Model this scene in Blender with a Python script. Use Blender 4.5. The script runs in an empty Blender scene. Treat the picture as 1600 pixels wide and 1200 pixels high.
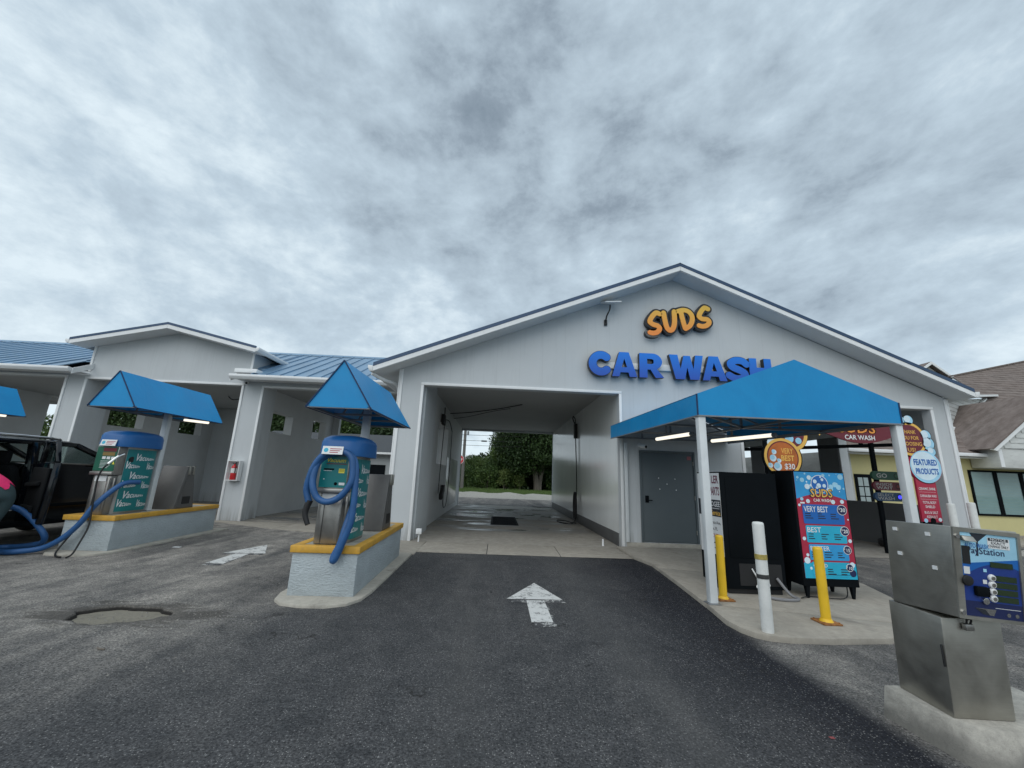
import bpy, bmesh, math, random
import numpy as np
from mathutils import Vector, Matrix
random.seed(7); rng = np.random.default_rng(7)
S = bpy.context.scene; C = S.collection; D = bpy.data

# ------------------------------------------------------------------ camera
def cam_axes(yaw, pitch, roll):
    cy, sy, cp, sp = math.cos(yaw), math.sin(yaw), math.cos(pitch), math.sin(pitch)
    f = Vector((sy*cp, cy*cp, sp)); r0 = Vector((cy, -sy, 0)); u0 = r0.cross(f)
    cr, sr = math.cos(roll), math.sin(roll)
    return cr*r0+sr*u0, -sr*r0+cr*u0, f
cd = D.cameras.new('camera'); cam = D.objects.new('camera', cd); C.objects.link(cam); S.camera = cam
r_, u_, f_ = cam_axes(0.0274446, 0.2266633, 0.0390350)
m3 = Matrix((r_, u_, -f_)).transposed()
cam.matrix_world = Matrix.Translation((0, 0, 1.6)) @ m3.to_4x4()
cd.sensor_width = 36; cd.lens = 14.142; cd.clip_start = 0.05; cd.clip_end = 3000

# ------------------------------------------------------------------ sky and sun
SUN_EL, SUN_AZ = math.radians(48), math.radians(205)      # soft light from behind the viewer's left shoulder
W = D.worlds.new('World'); S.world = W; W.use_nodes = True
nt = W.node_tree; nt.nodes.clear(); N = nt.nodes.new; Lk = nt.links.new
def wmath(op, a, b=None, c=None, clamp=False):
    n = N('ShaderNodeMath'); n.operation = op; n.use_clamp = clamp
    for i, x in enumerate((a, b, c)):
        if x is None: continue
        if isinstance(x, (int, float)): n.inputs[i].default_value = x
        else: Lk(x, n.inputs[i])
    return n.outputs[0]
wo = N('ShaderNodeOutputWorld'); bg = N('ShaderNodeBackground'); bg.inputs[1].default_value = 0.1
sky = N('ShaderNodeTexSky'); sky.sky_type = 'NISHITA'; sky.sun_disc = False
sky.sun_elevation = SUN_EL; sky.sun_rotation = SUN_AZ
tc = N('ShaderNodeTexCoord'); sp = N('ShaderNodeSeparateXYZ'); Lk(tc.outputs['Generated'], sp.inputs[0])
zc = wmath('MAXIMUM', sp.outputs[2], 0.0)
zz = wmath('ADD', zc, 0.40)                                # cloud sheet seen from below, bent down to the horizon
cx = wmath('DIVIDE', sp.outputs[0], zz); cyy = wmath('DIVIDE', sp.outputs[1], zz)
cv = N('ShaderNodeCombineXYZ'); Lk(cx, cv.inputs[0]); Lk(cyy, cv.inputs[1])
def wnoise(scale, det, rough, dist, off, sx=1, sy=1, rot=0):
    mp = N('ShaderNodeMapping'); mp.inputs['Location'].default_value = off
    mp.inputs['Scale'].default_value = (sx, sy, 1); mp.inputs['Rotation'].default_value = (0, 0, rot)
    Lk(cv.outputs[0], mp.inputs[0]); n = N('ShaderNodeTexNoise')
    n.inputs['Scale'].default_value = scale; n.inputs['Detail'].default_value = det
    n.inputs['Roughness'].default_value = rough; n.inputs['Distortion'].default_value = dist
    Lk(mp.outputs[0], n.inputs['Vector']); return n.outputs[0]
big = wnoise(1.3, 4, .5, .3, (2.3, .7, 0))
mid = wnoise(3.4, 10, .60, .25, (5.1, 3.3, 0), 1, .85, .6)
def dnoise(scale, det, rough, off, st):
    mp = N('ShaderNodeMapping'); mp.inputs['Location'].default_value = off; mp.inputs['Scale'].default_value = st; mp.inputs['Rotation'].default_value = (0, .25, .3)
    Lk(tc.outputs['Generated'], mp.inputs[0]); n = N('ShaderNodeTexNoise'); n.inputs['Scale'].default_value = scale
    n.inputs['Detail'].default_value = det; n.inputs['Roughness'].default_value = rough; n.inputs['Distortion'].default_value = .15
    Lk(mp.outputs[0], n.inputs['Vector']); return n.outputs[0]
lump = dnoise(5.5, 9, .60, (1.7, 4.1, .3), (1, 1, 1.7))
fine = dnoise(15, 7, .62, (8.2, .4, 2), (1, 1, 1.8))
# the thick dark bank of cloud stands high ahead, a little right of the middle
ddx = wmath('SUBTRACT', cx, .26); ddy = wmath('SUBTRACT', cyy, .74)
dd = wmath('ADD', wmath('MULTIPLY', wmath('MULTIPLY', ddx, ddx), .9), wmath('MULTIPLY', wmath('MULTIPLY', ddy, ddy), .7))
bank = wmath('POWER', 2.718, wmath('MULTIPLY', dd, -2.8))
v = wmath('ADD', wmath('MULTIPLY', big, .42), wmath('MULTIPLY', mid, .40))
v = wmath('ADD', v, wmath('MULTIPLY', lump, .66)); v = wmath('ADD', v, wmath('MULTIPLY', fine, .20))
v = wmath('SUBTRACT', v, wmath('MULTIPLY', bank, .165))
hz = wmath('SUBTRACT', 1.0, wmath('MULTIPLY', zc, 2.6), clamp=True)       # paler towards the horizon
v = wmath('ADD', v, wmath('MULTIPLY', hz, .15))
ramp = N('ShaderNodeValToRGB'); Lk(v, ramp.inputs[0]); e = ramp.color_ramp.elements
e[0].position = .44; e[0].color = (.165, .215, .265, 1)
e[1].position = .81; e[1].color = (.465, .565, .645, 1)
k = e.new(.67); k.color = (.355, .435, .505, 1)
k = e.new(.57); k.color = (.245, .305, .365, 1)
k = e.new(.96); k.color = (.66, .76, .82, 1)
sc = N('ShaderNodeVectorMath'); sc.operation = 'SCALE'; sc.inputs['Scale'].default_value = 12.0; Lk(ramp.outputs[0], sc.inputs[0])
mx = N('ShaderNodeMix'); mx.data_type = 'RGBA'; mx.inputs['Factor'].default_value = .94
Lk(sky.outputs[0], mx.inputs['A']); Lk(sc.outputs[0], mx.inputs['B'])
Lk(mx.outputs['Result'], bg.inputs[0]); Lk(bg.outputs[0], wo.inputs[0])
sl = D.lights.new('sun', 'SUN'); sl.energy = 1.35; sl.angle = math.radians(70); sl.color = (1, .97, .93)
sun = D.objects.new('sun', sl); C.objects.link(sun)
sd = Vector((math.sin(SUN_AZ)*math.cos(SUN_EL), math.cos(SUN_AZ)*math.cos(SUN_EL), math.sin(SUN_EL)))
sun.rotation_euler = sd.to_track_quat('Z', 'Y').to_euler(); sun.location = (-10, -20, 30)
S.view_settings.view_transform = 'Standard'; S.view_settings.look = 'None'
S.view_settings.exposure = 0.0; S.view_settings.gamma = 1; S.view_settings.use_curve_mapping = False
S.render.engine = 'CYCLES'; S.cycles.max_bounces = 8

# ------------------------------------------------------------------ materials
def srgb(r, g, b):
    f = lambda c: (c/255/12.92 if c <= 10 else ((c/255+.055)/1.055)**2.4)
    return (f(r), f(g), f(b))
class NT:
    def __init__(s, name):
        s.m = D.materials.new(name); s.m.use_nodes = True; s.t = s.m.node_tree
        s.b = s.t.nodes['Principled BSDF']; s.tc = s.t.nodes.new('ShaderNodeTexCoord')
    def n(s, k): return s.t.nodes.new(k)
    def l(s, a, b): s.t.links.new(a, b)
    def noise(s, scale, det=4, rough=.55, dist=0, stretch=(1, 1, 1), off=(0, 0, 0), coord='Object'):
        mp = s.n('ShaderNodeMapping'); mp.inputs['Scale'].default_value = stretch; mp.inputs['Location'].default_value = off
        s.l(s.tc.outputs[coord], mp.inputs[0]); n = s.n('ShaderNodeTexNoise'); s.l(mp.outputs[0], n.inputs['Vector'])
        n.inputs['Scale'].default_value = scale; n.inputs['Detail'].default_value = det
        n.inputs['Roughness'].default_value = rough; n.inputs['Distortion'].default_value = dist
        return n.outputs[0]
    def rng(s, x, a, b, c=0, d=1):
        n = s.n('ShaderNodeMapRange'); s.l(x, n.inputs[0])
        for i, q in enumerate((a, b, c, d)): n.inputs[i+1].default_value = q
        return n.outputs[0]
    def math(s, op, a, b=None, clamp=False):
        n = s.n('ShaderNodeMath'); n.operation = op; n.use_clamp = clamp
        for i, x in enumerate((a, b)):
            if x is None: continue
            if isinstance(x, (int, float)): n.inputs[i].default_value = x
            else: s.l(x, n.inputs[i])
        return n.outputs[0]
    def mix(s, f, a, b, mode='MIX'):
        n = s.n('ShaderNodeMix'); n.data_type = 'RGBA'; n.blend_type = mode
        for k, x in (('Factor', f), ('A', a), ('B', b)):
            if isinstance(x, (int, float)): n.inputs[k].default_value = x
            elif isinstance(x, tuple): n.inputs[k].default_value = (*x[:3], 1)
            else: s.l(x, n.inputs[k])
        return n.outputs['Result']
    def col(s, x):
        if isinstance(x, tuple): s.b.inputs['Base Color'].default_value = (*x[:3], 1)
        else: s.l(x, s.b.inputs['Base Color'])
    def rough(s, x):
        if isinstance(x, (int, float)): s.b.inputs['Roughness'].default_value = x
        else: s.l(x, s.b.inputs['Roughness'])
    def bump(s, h, st=.3, dist=.01):
        n = s.n('ShaderNodeBump'); n.inputs['Strength'].default_value = st; n.inputs['Distance'].default_value = dist
        s.l(h, n.inputs['Height']); s.l(n.outputs[0], s.b.inputs['Normal'])
    def xyz(s):
        n = s.n('ShaderNodeSeparateXYZ'); s.l(s.tc.outputs['Object'], n.inputs[0]); return n.outputs
def mul(c, k): return tuple(min(1, x*k) for x in c[:3])
def simple(name, c, rough=.5, metal=0, var=.12, scale=4, bump=0, bscale=60, stretch=(1, 1, 1), dirt=0, spec=None, bdist=.004):
    t = NT(name); n = t.noise(scale, 6, .6, .2, stretch)
    cc = t.mix(t.rng(n, .3, .7), mul(c, 1-var), mul(c, 1+var))
    if dirt:
        d = t.noise(scale*2.7, 8, .7, .6, stretch, (3, 5, 1))
        cc = t.mix(t.math('MULTIPLY', t.rng(d, .55, .8), dirt), cc, mul((.16, .145, .12), 1))
    t.col(cc); t.rough(t.rng(n, .2, .8, rough*.85, min(1, rough*1.15))); t.b.inputs['Metallic'].default_value = metal
    if spec is not None: t.b.inputs['Specular IOR Level'].default_value = spec
    if bump: t.bump(t.noise(bscale, 5, .6, 0, stretch), bump, bdist)
    return t.m
def emis(name, c, st):
    t = NT(name); t.col(c); t.b.inputs['Emission Color'].default_value = (*c, 1); t.b.inputs['Emission Strength'].default_value = st; return t.m
def glassy(name, tint, mixf=.12):
    t = NT(name); tr = t.n('ShaderNodeBsdfTransparent'); tr.inputs[0].default_value = (*tint, 1)
    gl = t.n('ShaderNodeBsdfGlossy'); gl.inputs['Roughness'].default_value = .02
    fr = t.n('ShaderNodeFresnel'); fr.inputs[0].default_value = 1.5
    mxs = t.n('ShaderNodeMixShader'); ge = t.n('ShaderNodeNewGeometry'); t.l(t.math('MULTIPLY', fr.outputs[0], t.math('SUBTRACT', 1.0, ge.outputs['Backfacing'])), mxs.inputs[0]); t.l(tr.outputs[0], mxs.inputs[1]); t.l(gl.outputs[0], mxs.inputs[2])
    t.l(mxs.outputs[0], t.t.nodes['Material Output'].inputs[0]); return t.m
def m_asphalt():
    t = NT('asphalt'); X, Y, Z = t.xyz()
    ag = t.noise(85, 3, .7); big = t.noise(.55, 5, .6, .3); mid = t.noise(3.0, 7, .65, .4)
    st = t.noise(1.6, 5, .6, .3, (1.0, .16, 1), (4, 2, 0))
    vor = t.n('ShaderNodeTexVoronoi'); vor.inputs['Scale'].default_value = 82; t.l(t.tc.outputs['Object'], vor.inputs['Vector'])
    sepc = t.n('ShaderNodeSeparateColor'); t.l(vor.outputs['Color'], sepc.inputs[0])
    spk = t.math('MULTIPLY', t.rng(sepc.outputs[0], .70, 1.0), t.rng(vor.outputs['Distance'], .45, .15))
    wob = t.math('MULTIPLY', t.math('SUBTRACT', big, .5), 3.2)
    # old bleached surface on the left, younger tar in the lane and dark along the kerbs
    worn = t.math('MULTIPLY', t.rng(t.math('ADD', X, wob), -1.9, -3.6), t.rng(t.math('ADD', Y, wob), 2.6, 4.6))
    right_ = t.math('MULTIPLY', t.rng(t.math('ADD', X, t.math('MULTIPLY', wob, .12)), 2.72, 2.9), t.rng(Y, 5.2, 4.5))
    farr = t.math('MAXIMUM', t.rng(X, 5.5, 7.0), t.rng(Y, 22.5, 24.5))
    worn = t.math('MAXIMUM', worn, t.math('MAXIMUM', t.math('MULTIPLY', right_, .55), t.math('MULTIPLY', farr, .6)))
    worn = t.math('MULTIPLY', worn, t.rng(st, .32, .62, .2, 1.0))
    dark = t.math('MULTIPLY', t.rng(t.math('ADD', X, t.math('MULTIPLY', wob, .5)), 1.2, 2.6), t.math('SUBTRACT', 1.0, right_))
    dark = t.math('MULTIPLY', dark, t.rng(X, 3.2, 2.95))
    base = t.mix(t.rng(mid, .3, .7), (.040, .042, .045), (.070, .071, .074))
    base = t.mix(t.math('MULTIPLY', t.rng(st, .5, .75), .40), base, (.115, .112, .11))
    base = t.mix(t.math('MULTIPLY', dark, .95), base, (.013, .014, .019))
    base = t.mix(worn, base, t.mix(t.rng(mid, .35, .7), (.17, .163, .152), (.36, .338, .305)))
    g1 = t.noise(58, 3, .75, .2); g2 = t.noise(17, 4, .7)
    base = t.mix(1.0, base, t.mix(t.rng(g1, .34, .66), (.32, .32, .33), (2.0, 1.97, 1.94)), 'MULTIPLY')
    base = t.mix(1.0, base, t.mix(t.rng(g2, .3, .7), (.72, .72, .73), (1.28, 1.27, 1.25)), 'MULTIPLY')
    base = t.mix(t.math('MULTIPLY', spk, t.rng(mid, .3, .7, .35, .95)), base, (.50, .49, .47))
    px = t.math('DIVIDE', t.math('ADD', X, 3.92), 1.15); py = t.math('DIVIDE', t.math('SUBTRACT', Y, 4.96), .48)
    pn_ = t.noise(3.2, 6, .7, .8, (.5, 1.6, 1)); pr_ = t.math('ADD', t.math('SQRT', t.math('ADD', t.math('MULTIPLY', px, px), t.math('MULTIPLY', py, py))), t.math('MULTIPLY', t.math('SUBTRACT', pn_, .5), 2.4))
    base = t.mix(t.math('MULTIPLY', t.rng(pr_, .90, .62), .68), base, (.065, .059, .052))
    base = t.mix(t.rng(Z, -.008, -.022), base, (.022, .020, .018))  # pothole walls: exposed tar, with the shadow under the rim put into the colour
    tx = t.math('ABSOLUTE', t.math('SUBTRACT', t.math('ABSOLUTE', t.math('SUBTRACT', X, .55)), .78)); trk = t.math('MULTIPLY', t.rng(tx, .42, .05), t.rng(st, .35, .65, .3, 1))
    base = t.mix(t.math('MULTIPLY', t.math('MULTIPLY', trk, t.rng(t.math('ABSOLUTE', t.math('SUBTRACT', X, .55)), 1.6, 1.2)), .35), base, (.105, .103, .10))
    oil = t.noise(5.5, 3, .6, .6, (1, 1, 1), (3, 8, 0)); base = t.mix(t.math('MULTIPLY', t.math('MULTIPLY', t.rng(oil, .66, .72), t.rng(t.math('ABSOLUTE', t.math('SUBTRACT', X, .5)), 1.3, .2)), .75), base, (.018, .018, .02))
    stain = t.noise(1.1, 6, .7, 1.2, (1, 1, 1), (11, 7, 0))
    base = t.mix(t.math('MULTIPLY', t.rng(stain, .62, .74), .55), base, (.028, .028, .03))
    crk = t.n('ShaderNodeTexVoronoi'); crk.feature = 'DISTANCE_TO_EDGE'; crk.inputs['Scale'].default_value = .75
    mpp = t.n('ShaderNodeMixRGB') if False else None
    dv = t.n('ShaderNodeVectorMath'); dv.operation = 'ADD'; nz = t.n('ShaderNodeTexNoise'); nz.inputs['Scale'].default_value = 2.2; nz.inputs['Detail'].default_value = 6
    t.l(t.tc.outputs['Object'], nz.inputs['Vector']); t.l(t.tc.outputs['Object'], dv.inputs[0]); t.l(nz.outputs['Color'], dv.inputs[1]); t.l(dv.outputs[0], crk.inputs['Vector'])
    cr = t.math('MULTIPLY', t.rng(crk.outputs['Distance'], .010, .002), t.rng(big, .52, .6))
    base = t.mix(t.math('MULTIPLY', cr, .8), base, (.018, .017, .016))
    t.col(base); t.rough(t.rng(mid, .3, .7, .72, .92)); t.b.inputs['Specular IOR Level'].default_value = .22
    hh = t.math('ADD', t.math('MULTIPLY', ag, .8), t.math('MULTIPLY', sepc.outputs[1], .5)); t.bump(t.math('ADD', hh, t.math('MULTIPLY', g1, 1.2)), .7, .008); return t.m
def m_concrete(name, c, dirt=.5, sc=1.0):
    t = NT(name); a = t.noise(1.3*sc, 7, .65, .5); b = t.noise(9*sc, 6, .7, .3); f = t.noise(120, 3, .6)
    cc = t.mix(t.rng(a, .3, .7), mul(c, .78), mul(c, 1.12)); cc = t.mix(t.rng(b, .35, .75, 0, .55), cc, mul(c, .5))
    cc = t.mix(t.math('MULTIPLY', t.rng(a, .55, .75), dirt), cc, (.10, .092, .078)); cc = t.mix(t.rng(f, .55, .75, 0, .3), cc, mul(c, .5))
    t.col(cc); t.rough(.88); t.bump(t.math('ADD', f, t.math('MULTIPLY', b, .6)), .35, .004); return t.m
def m_wetfloor():
    t = NT('bay floor concrete'); a = t.noise(.8, 4, .55, .8, (.55, 1.5, 1)); b = t.noise(5, 6, .7, .4)
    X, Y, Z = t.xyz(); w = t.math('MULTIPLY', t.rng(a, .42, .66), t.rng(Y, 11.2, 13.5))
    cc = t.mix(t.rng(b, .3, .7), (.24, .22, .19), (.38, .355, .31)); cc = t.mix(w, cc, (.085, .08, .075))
    t.col(cc); t.rough(t.rng(w, 0, 1, .8, .07)); t.bump(b, .15, .004); return t.m
def m_wall(name, c):
    t = NT(name); X, Y, Z = t.xyz(); a = t.noise(.7, 6, .6, .3); st = t.noise(2.2, 6, .65, .2, (3.0, 3.0, .25)); f = t.noise(95, 4, .6)
    cc = t.mix(t.rng(a, .3, .7), mul(c, .95), mul(c, 1.04)); cc = t.mix(t.rng(st, .52, .8, 0, .26), cc, mul(c, .68))
    g = t.math('PINGPONG', t.math('ADD', X, Y), .305); gr = t.rng(g, .0, .007, 0, 1); cc = t.mix(t.rng(g, .006, .001, 0, .22), cc, mul(c, .5))
    splash = t.math('MULTIPLY', t.rng(Z, .45, .0), t.rng(st, .4, .65)); cc = t.mix(t.math('MULTIPLY', splash, .7), cc, (.20, .185, .16))
    t.col(cc); t.rough(.72); t.bump(t.math('ADD', t.math('MULTIPLY', f, .25), gr), .35, .004); return t.m
def m_stainless(name, c=(.40, .39, .37), rough=.34):
    t = NT(name); a = t.noise(3, 7, .65, .5); br = t.noise(7, 4, .6, 0, (.6, .6, 45))
    cc = t.mix(t.rng(a, .3, .75), mul(c, .72), mul(c, 1.12)); cc = t.mix(t.rng(br, .35, .7, 0, .3), cc, mul(c, .6))
    t.col(cc); t.b.inputs['Metallic'].default_value = .9; t.rough(t.rng(a, .3, .7, rough*.8, rough*1.35)); t.bump(br, .08, .002); return t.m
def m_paintmark():
    t = NT('worn road paint'); a = t.noise(7, 8, .75, .6); f = t.noise(60, 3, .6)
    k = t.math('ADD', t.math('MULTIPLY', a, .8), t.math('MULTIPLY', f, .35)); h = t.rng(k, .47, .56)
    t.col(t.mix(h, (.085, .085, .088), (.62, .62, .60))); t.rough(.8); t.bump(f, .4, .004); return t.m
def m_leaf(name, a, b):
    t = NT(name); at = t.n('ShaderNodeAttribute'); at.attribute_name = 'tone'
    t.col(t.mix(at.outputs['Fac'], a, b)); t.rough(.55); t.b.inputs['Specular IOR Level'].default_value = .3
    t.b.inputs['Subsurface Weight'].default_value = 0
    return t.m
def m_shingle():
    t = NT('shingles'); a = t.noise(1.1, 3, .7, 0, (2.2, 3.2, 1)); b = t.noise(.5, 5, .6); f = t.noise(40, 3, .6)
    cc = t.mix(t.rng(a, .34, .66), (.085, .068, .060), (.215, .18, .163)); cc = t.mix(t.rng(b, .35, .7, 0, .45), cc, (.15, .11, .095))
    t.col(t.mix(t.rng(f, .3, .7, 0, .4), cc, (.27, .21, .18))); t.rough(.95); t.bump(f, .5, .01); return t.m
def m_grad(name, z0, z1, c0, c1):
    t = NT(name); X, Y, Z = t.xyz(); t.col(t.mix(t.rng(Z, z0, z1), c0, c1)); t.rough(.35); return t.m

M = {}
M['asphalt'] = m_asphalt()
M['conc'] = m_concrete('weathered concrete', (.40, .365, .31), .7)
def m_plinth():
    t = NT('grimy plinth concrete'); X, Y, Z = t.xyz(); a = t.noise(3.5, 8, .7, .6); b = t.noise(14, 7, .75, .3); f = t.noise(130, 3, .6)
    cc = t.mix(t.rng(a, .3, .7), (.36, .34, .30), (.54, .51, .45)); cc = t.mix(t.rng(b, .4, .7, 0, .6), cc, (.22, .21, .19))
    g = t.math('MULTIPLY', t.rng(t.math('ADD', Z, t.math('MULTIPLY', a, .22)), .27, .16), .65); cc = t.mix(g, cc, (.115, .11, .10))
    t.col(t.mix(t.rng(f, .55, .75, 0, .35), cc, (.12, .11, .10))); t.rough(.9); t.bump(t.math('ADD', f, t.math('MULTIPLY', b, 1.5)), .6, .008); return t.m
M['plinth'] = m_plinth()
M['conc_ped'] = m_concrete('pale kerb concrete', (.47, .44, .38), .85, 1.6)
M['floor'] = m_wetfloor()
M['wall'] = m_wall('light grey painted siding', (.565, .588, .60))
M['inner'] = simple('grey interior paint', (.60, .61, .61), .6, 0, .08, .8, .1, 60, dirt=.1)
M['ceil'] = simple('bay ceiling paint', (.42, .43, .43), .7, 0, .08, .6)
M['frp'] = simple('glossy white wash board', (.80, .81, .79), .16, 0, .05, .8, .05, 12, (1, 1, .4), dirt=.12)
M['kerbgrey'] = simple('dark grey coving', (.085, .085, .085), .6, 0, .2, 3)
M['trim'] = simple('white trim paint', (.80, .81, .81), .45, 0, .05, 2, 0, 60, dirt=.08)
M['soffit'] = simple('soffit white', (.68, .70, .71), .6, 0, .04, 2)
M['roofblue'] = simple('blue steel roofing', (.19, .31, .44), .36, .2, .14, .9, 0, 60, dirt=.08)
M['roofedge'] = simple('dark blue roof edge', (.03, .065, .13), .35, .2, .1, 2)
def m_awning():
    t = NT('blue awning fabric'); a = t.noise(1.6, 5, .6, .4); w = t.noise(2.6, 4, .55, .8, (1, 1, .35)); f = t.noise(260, 2, .5); d = t.noise(9, 8, .75, .5)
    cc = t.mix(t.rng(a, .3, .7), (.0008, .235, .54), (.004, .285, .62)); cc = t.mix(t.rng(d, .62, .75, 0, .25), cc, (.05, .20, .33))
    t.col(cc); t.rough(t.rng(a, .3, .7, .38, .5)); t.b.inputs['Specular IOR Level'].default_value = .42
    t.bump(t.math('ADD', t.math('MULTIPLY', w, 1.0), t.math('MULTIPLY', f, .04)), .35, .035); return t.m
M['awning'] = m_awning()
M['awning_seam'] = simple('dark blue awning seam', (.004, .03, .10), .7)
M['awning_under'] = simple('awning underside', (.012, .045, .10), .8, 0, .1, 2)
M['frame'] = simple('galvanised frame', (.24, .25, .26), .5, .4, .1, 5)
M['post'] = simple('white post paint', (.66, .69, .70), .45, 0, .07, 3, 0, 60, dirt=.15)
M['door'] = simple('slate grey door paint', (.105, .128, .14), .5, 0, .05, 1.5, dirt=.05)
M['blacksteel'] = simple('black powder coat', (.006, .008, .010), .7, 0, .2, 2, spec=.06)
M['black'] = simple('black rubber', (.012, .012, .013), .6, 0, .2, 5)
M['white'] = simple('white print', (.78, .79, .79), .5, 0, .04, 3)
M['stucco'] = simple('pale grey stucco', (.45, .50, .52), .85, 0, .10, 2.5, 1.0, 24, (1, 1, 2.0), dirt=.25, bdist=.024)
M['yellowcap'] = simple('ochre yellow edging paint', (.62, .34, .045), .6, 0, .16, 5, .3, 50, dirt=.6)
M['bollard'] = simple('bright yellow bollard paint', (.80, .50, .02), .42, 0, .08, 4, .05, 30, dirt=.15)
M['rust'] = simple('rusted base plate', (.30, .13, .04), .8, .1, .4, 18, .3, 60)
M['wbollard'] = simple('white bollard paint', (.68, .69, .67), .55, 0, .1, 5, .1, 30, dirt=.35)
M['steel'] = m_stainless('brushed stainless steel')
M['steel3'] = simple('dull grey steel', (.16, .155, .15), .5, .5, .12, 3)
M['steel2'] = m_stainless('dull pay box steel', (.47, .455, .41), .40)
M['teal'] = simple('teal graphic film', (.006, .19, .20), .35, 0, .05, 3)
M['green'] = simple('green panel', (.01, .115, .07), .4, 0, .1, 4)
M['hood'] = simple('blue moulded hood', (.012, .12, .36), .42, 0, .08, 2)
M['hose'] = simple('blue vacuum hose', (.022, .098, .265), .5, 0, .15, 6, .5, 1)
M['orange'] = simple('orange print', (.82, .30, .05), .45, 0, .05, 3)
M['amber'] = simple('amber print', (.85, .50, .10), .45, 0, .05, 3)
M['maroon'] = simple('maroon print', (.15, .012, .025), .45, 0, .08, 3)
M['crimson'] = simple('crimson print', (.42, .02, .055), .45, 0, .06, 3)
M['bubble'] = simple('light blue bubble print', (.36, .66, .84), .4, 0, .15, 5)
M['bubble2'] = simple('pale bubble print', (.68, .82, .9), .4, 0, .08, 5)
M['skyprint'] = simple('sky blue print', (.03, .32, .66), .4, 0, .15, 3)
M['bluep'] = simple('mid blue print', (.010, .13, .46), .4, 0, .08, 3)
M['cyanp'] = simple('cyan print', (.02, .42, .62), .4, 0, .06, 3)
M['navy'] = simple('navy print', (.012, .02, .085), .4, 0, .1, 3)
M['red'] = simple('red paint', (.55, .02, .025), .4, 0, .06, 3)
M['darktext'] = simple('dark print', (.02, .025, .035), .6)
M['suds'] = m_grad('orange lettering face', .05, .85, (.90, .27, .05), (.85, .52, .07))
M['carwash'] = m_grad('blue lettering face', -.02, .62, (.016, .085, .44), (.001, .19, .72))
M['letterside'] = simple('black letter return', (.012, .013, .018), .4)
M['lamp'] = emis('lit tube lamp', (1, .93, .78), 1.15)
M['bluelamp'] = emis('lit blue signal', (.05, .05, 1), 1.6)
M['glass'] = glassy('window glass', (.88, .93, .93))
M['carglass'] = glassy('car glass', (.45, .52, .50))
M['carpaint'] = simple('black car paint', (.004, .005, .007), .12, 0, .2, 2)
M['privacy'] = glassy('dark privacy glass', (.06, .07, .07))
M['carin'] = simple('black car interior', (.008, .009, .010), .85, 0, .2, 6, spec=.2)
M['chrome'] = simple('chrome', (.7, .7, .7), .12, 1)
M['yellow_wall'] = simple('pale yellow stucco', (.60, .545, .275), .85, 0, .05, 1.4, .5, 60, dirt=.08)
M['siding'] = simple('weathered white siding', (.58, .59, .57), .7, 0, .12, 2, 0, 60, (1, 1, 3), dirt=.45)
M['shingle'] = m_shingle()
M['blind'] = simple('window blind', (.42, .50, .50), .7, 0, .08, 2, 0, 20, (1, 1, 6))
M['greywall'] = simple('dark grey half wall', (.12, .125, .13), .55, 0, .08, 1.5, dirt=.1)
M['housewall'] = simple('grey house wall', (.40, .42, .42), .8, 0, .06, 1)
M['houseroof'] = simple('dark house roof', (.06, .065, .07), .9, 0, .15, 3)
M['grass'] = simple('grass', (.085, .135, .035), .9, 0, .4, 6, .5, 40)
M['sand'] = m_concrete('shell sand', (.40, .385, .345), 1.0, 2.6)
M['mud'] = m_concrete('pothole mud', (.235, .215, .17), .9, 3)
M['paint'] = m_paintmark(); M['chips'] = simple('loose asphalt chips', (.22, .21, .19), .9, 0, .6, 30)
M['bark'] = simple('bark', (.14, .12, .10), .95, 0, .3, 3, .8, 20, (1, 1, .3))
M['leafA'] = m_leaf('dark oak leaves', (.009, .024, .008), (.055, .095, .026))
M['leafB'] = m_leaf('mid green leaves', (.018, .048, .012), (.125, .19, .05))
M['leafC'] = m_leaf('olive palm leaves', (.05, .085, .02), (.15, .19, .055))
M['pole'] = simple('weathered timber pole', (.17, .16, .15), .9, 0, .2, 4)
M['skin'] = simple('skin', (.50, .30, .22), .5, 0, .05, 8)
M['pink'] = simple('hot pink knit', (.75, .02, .14), .8, 0, .1, 12, .2, 150)
M['greycloth'] = simple('grey cloth', (.22, .22, .24), .85, 0, .1, 12)
M['jeans'] = simple('dark teal leggings', (.03, .055, .06), .85, 0, .15, 14)
M['hair'] = simple('dark hair', (.02, .014, .01), .6)
M['lcd'] = simple('dim green display', (.025, .045, .02), .25)
M['extwhite'] = simple('extinguisher label', (.75, .74, .72), .4)

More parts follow.
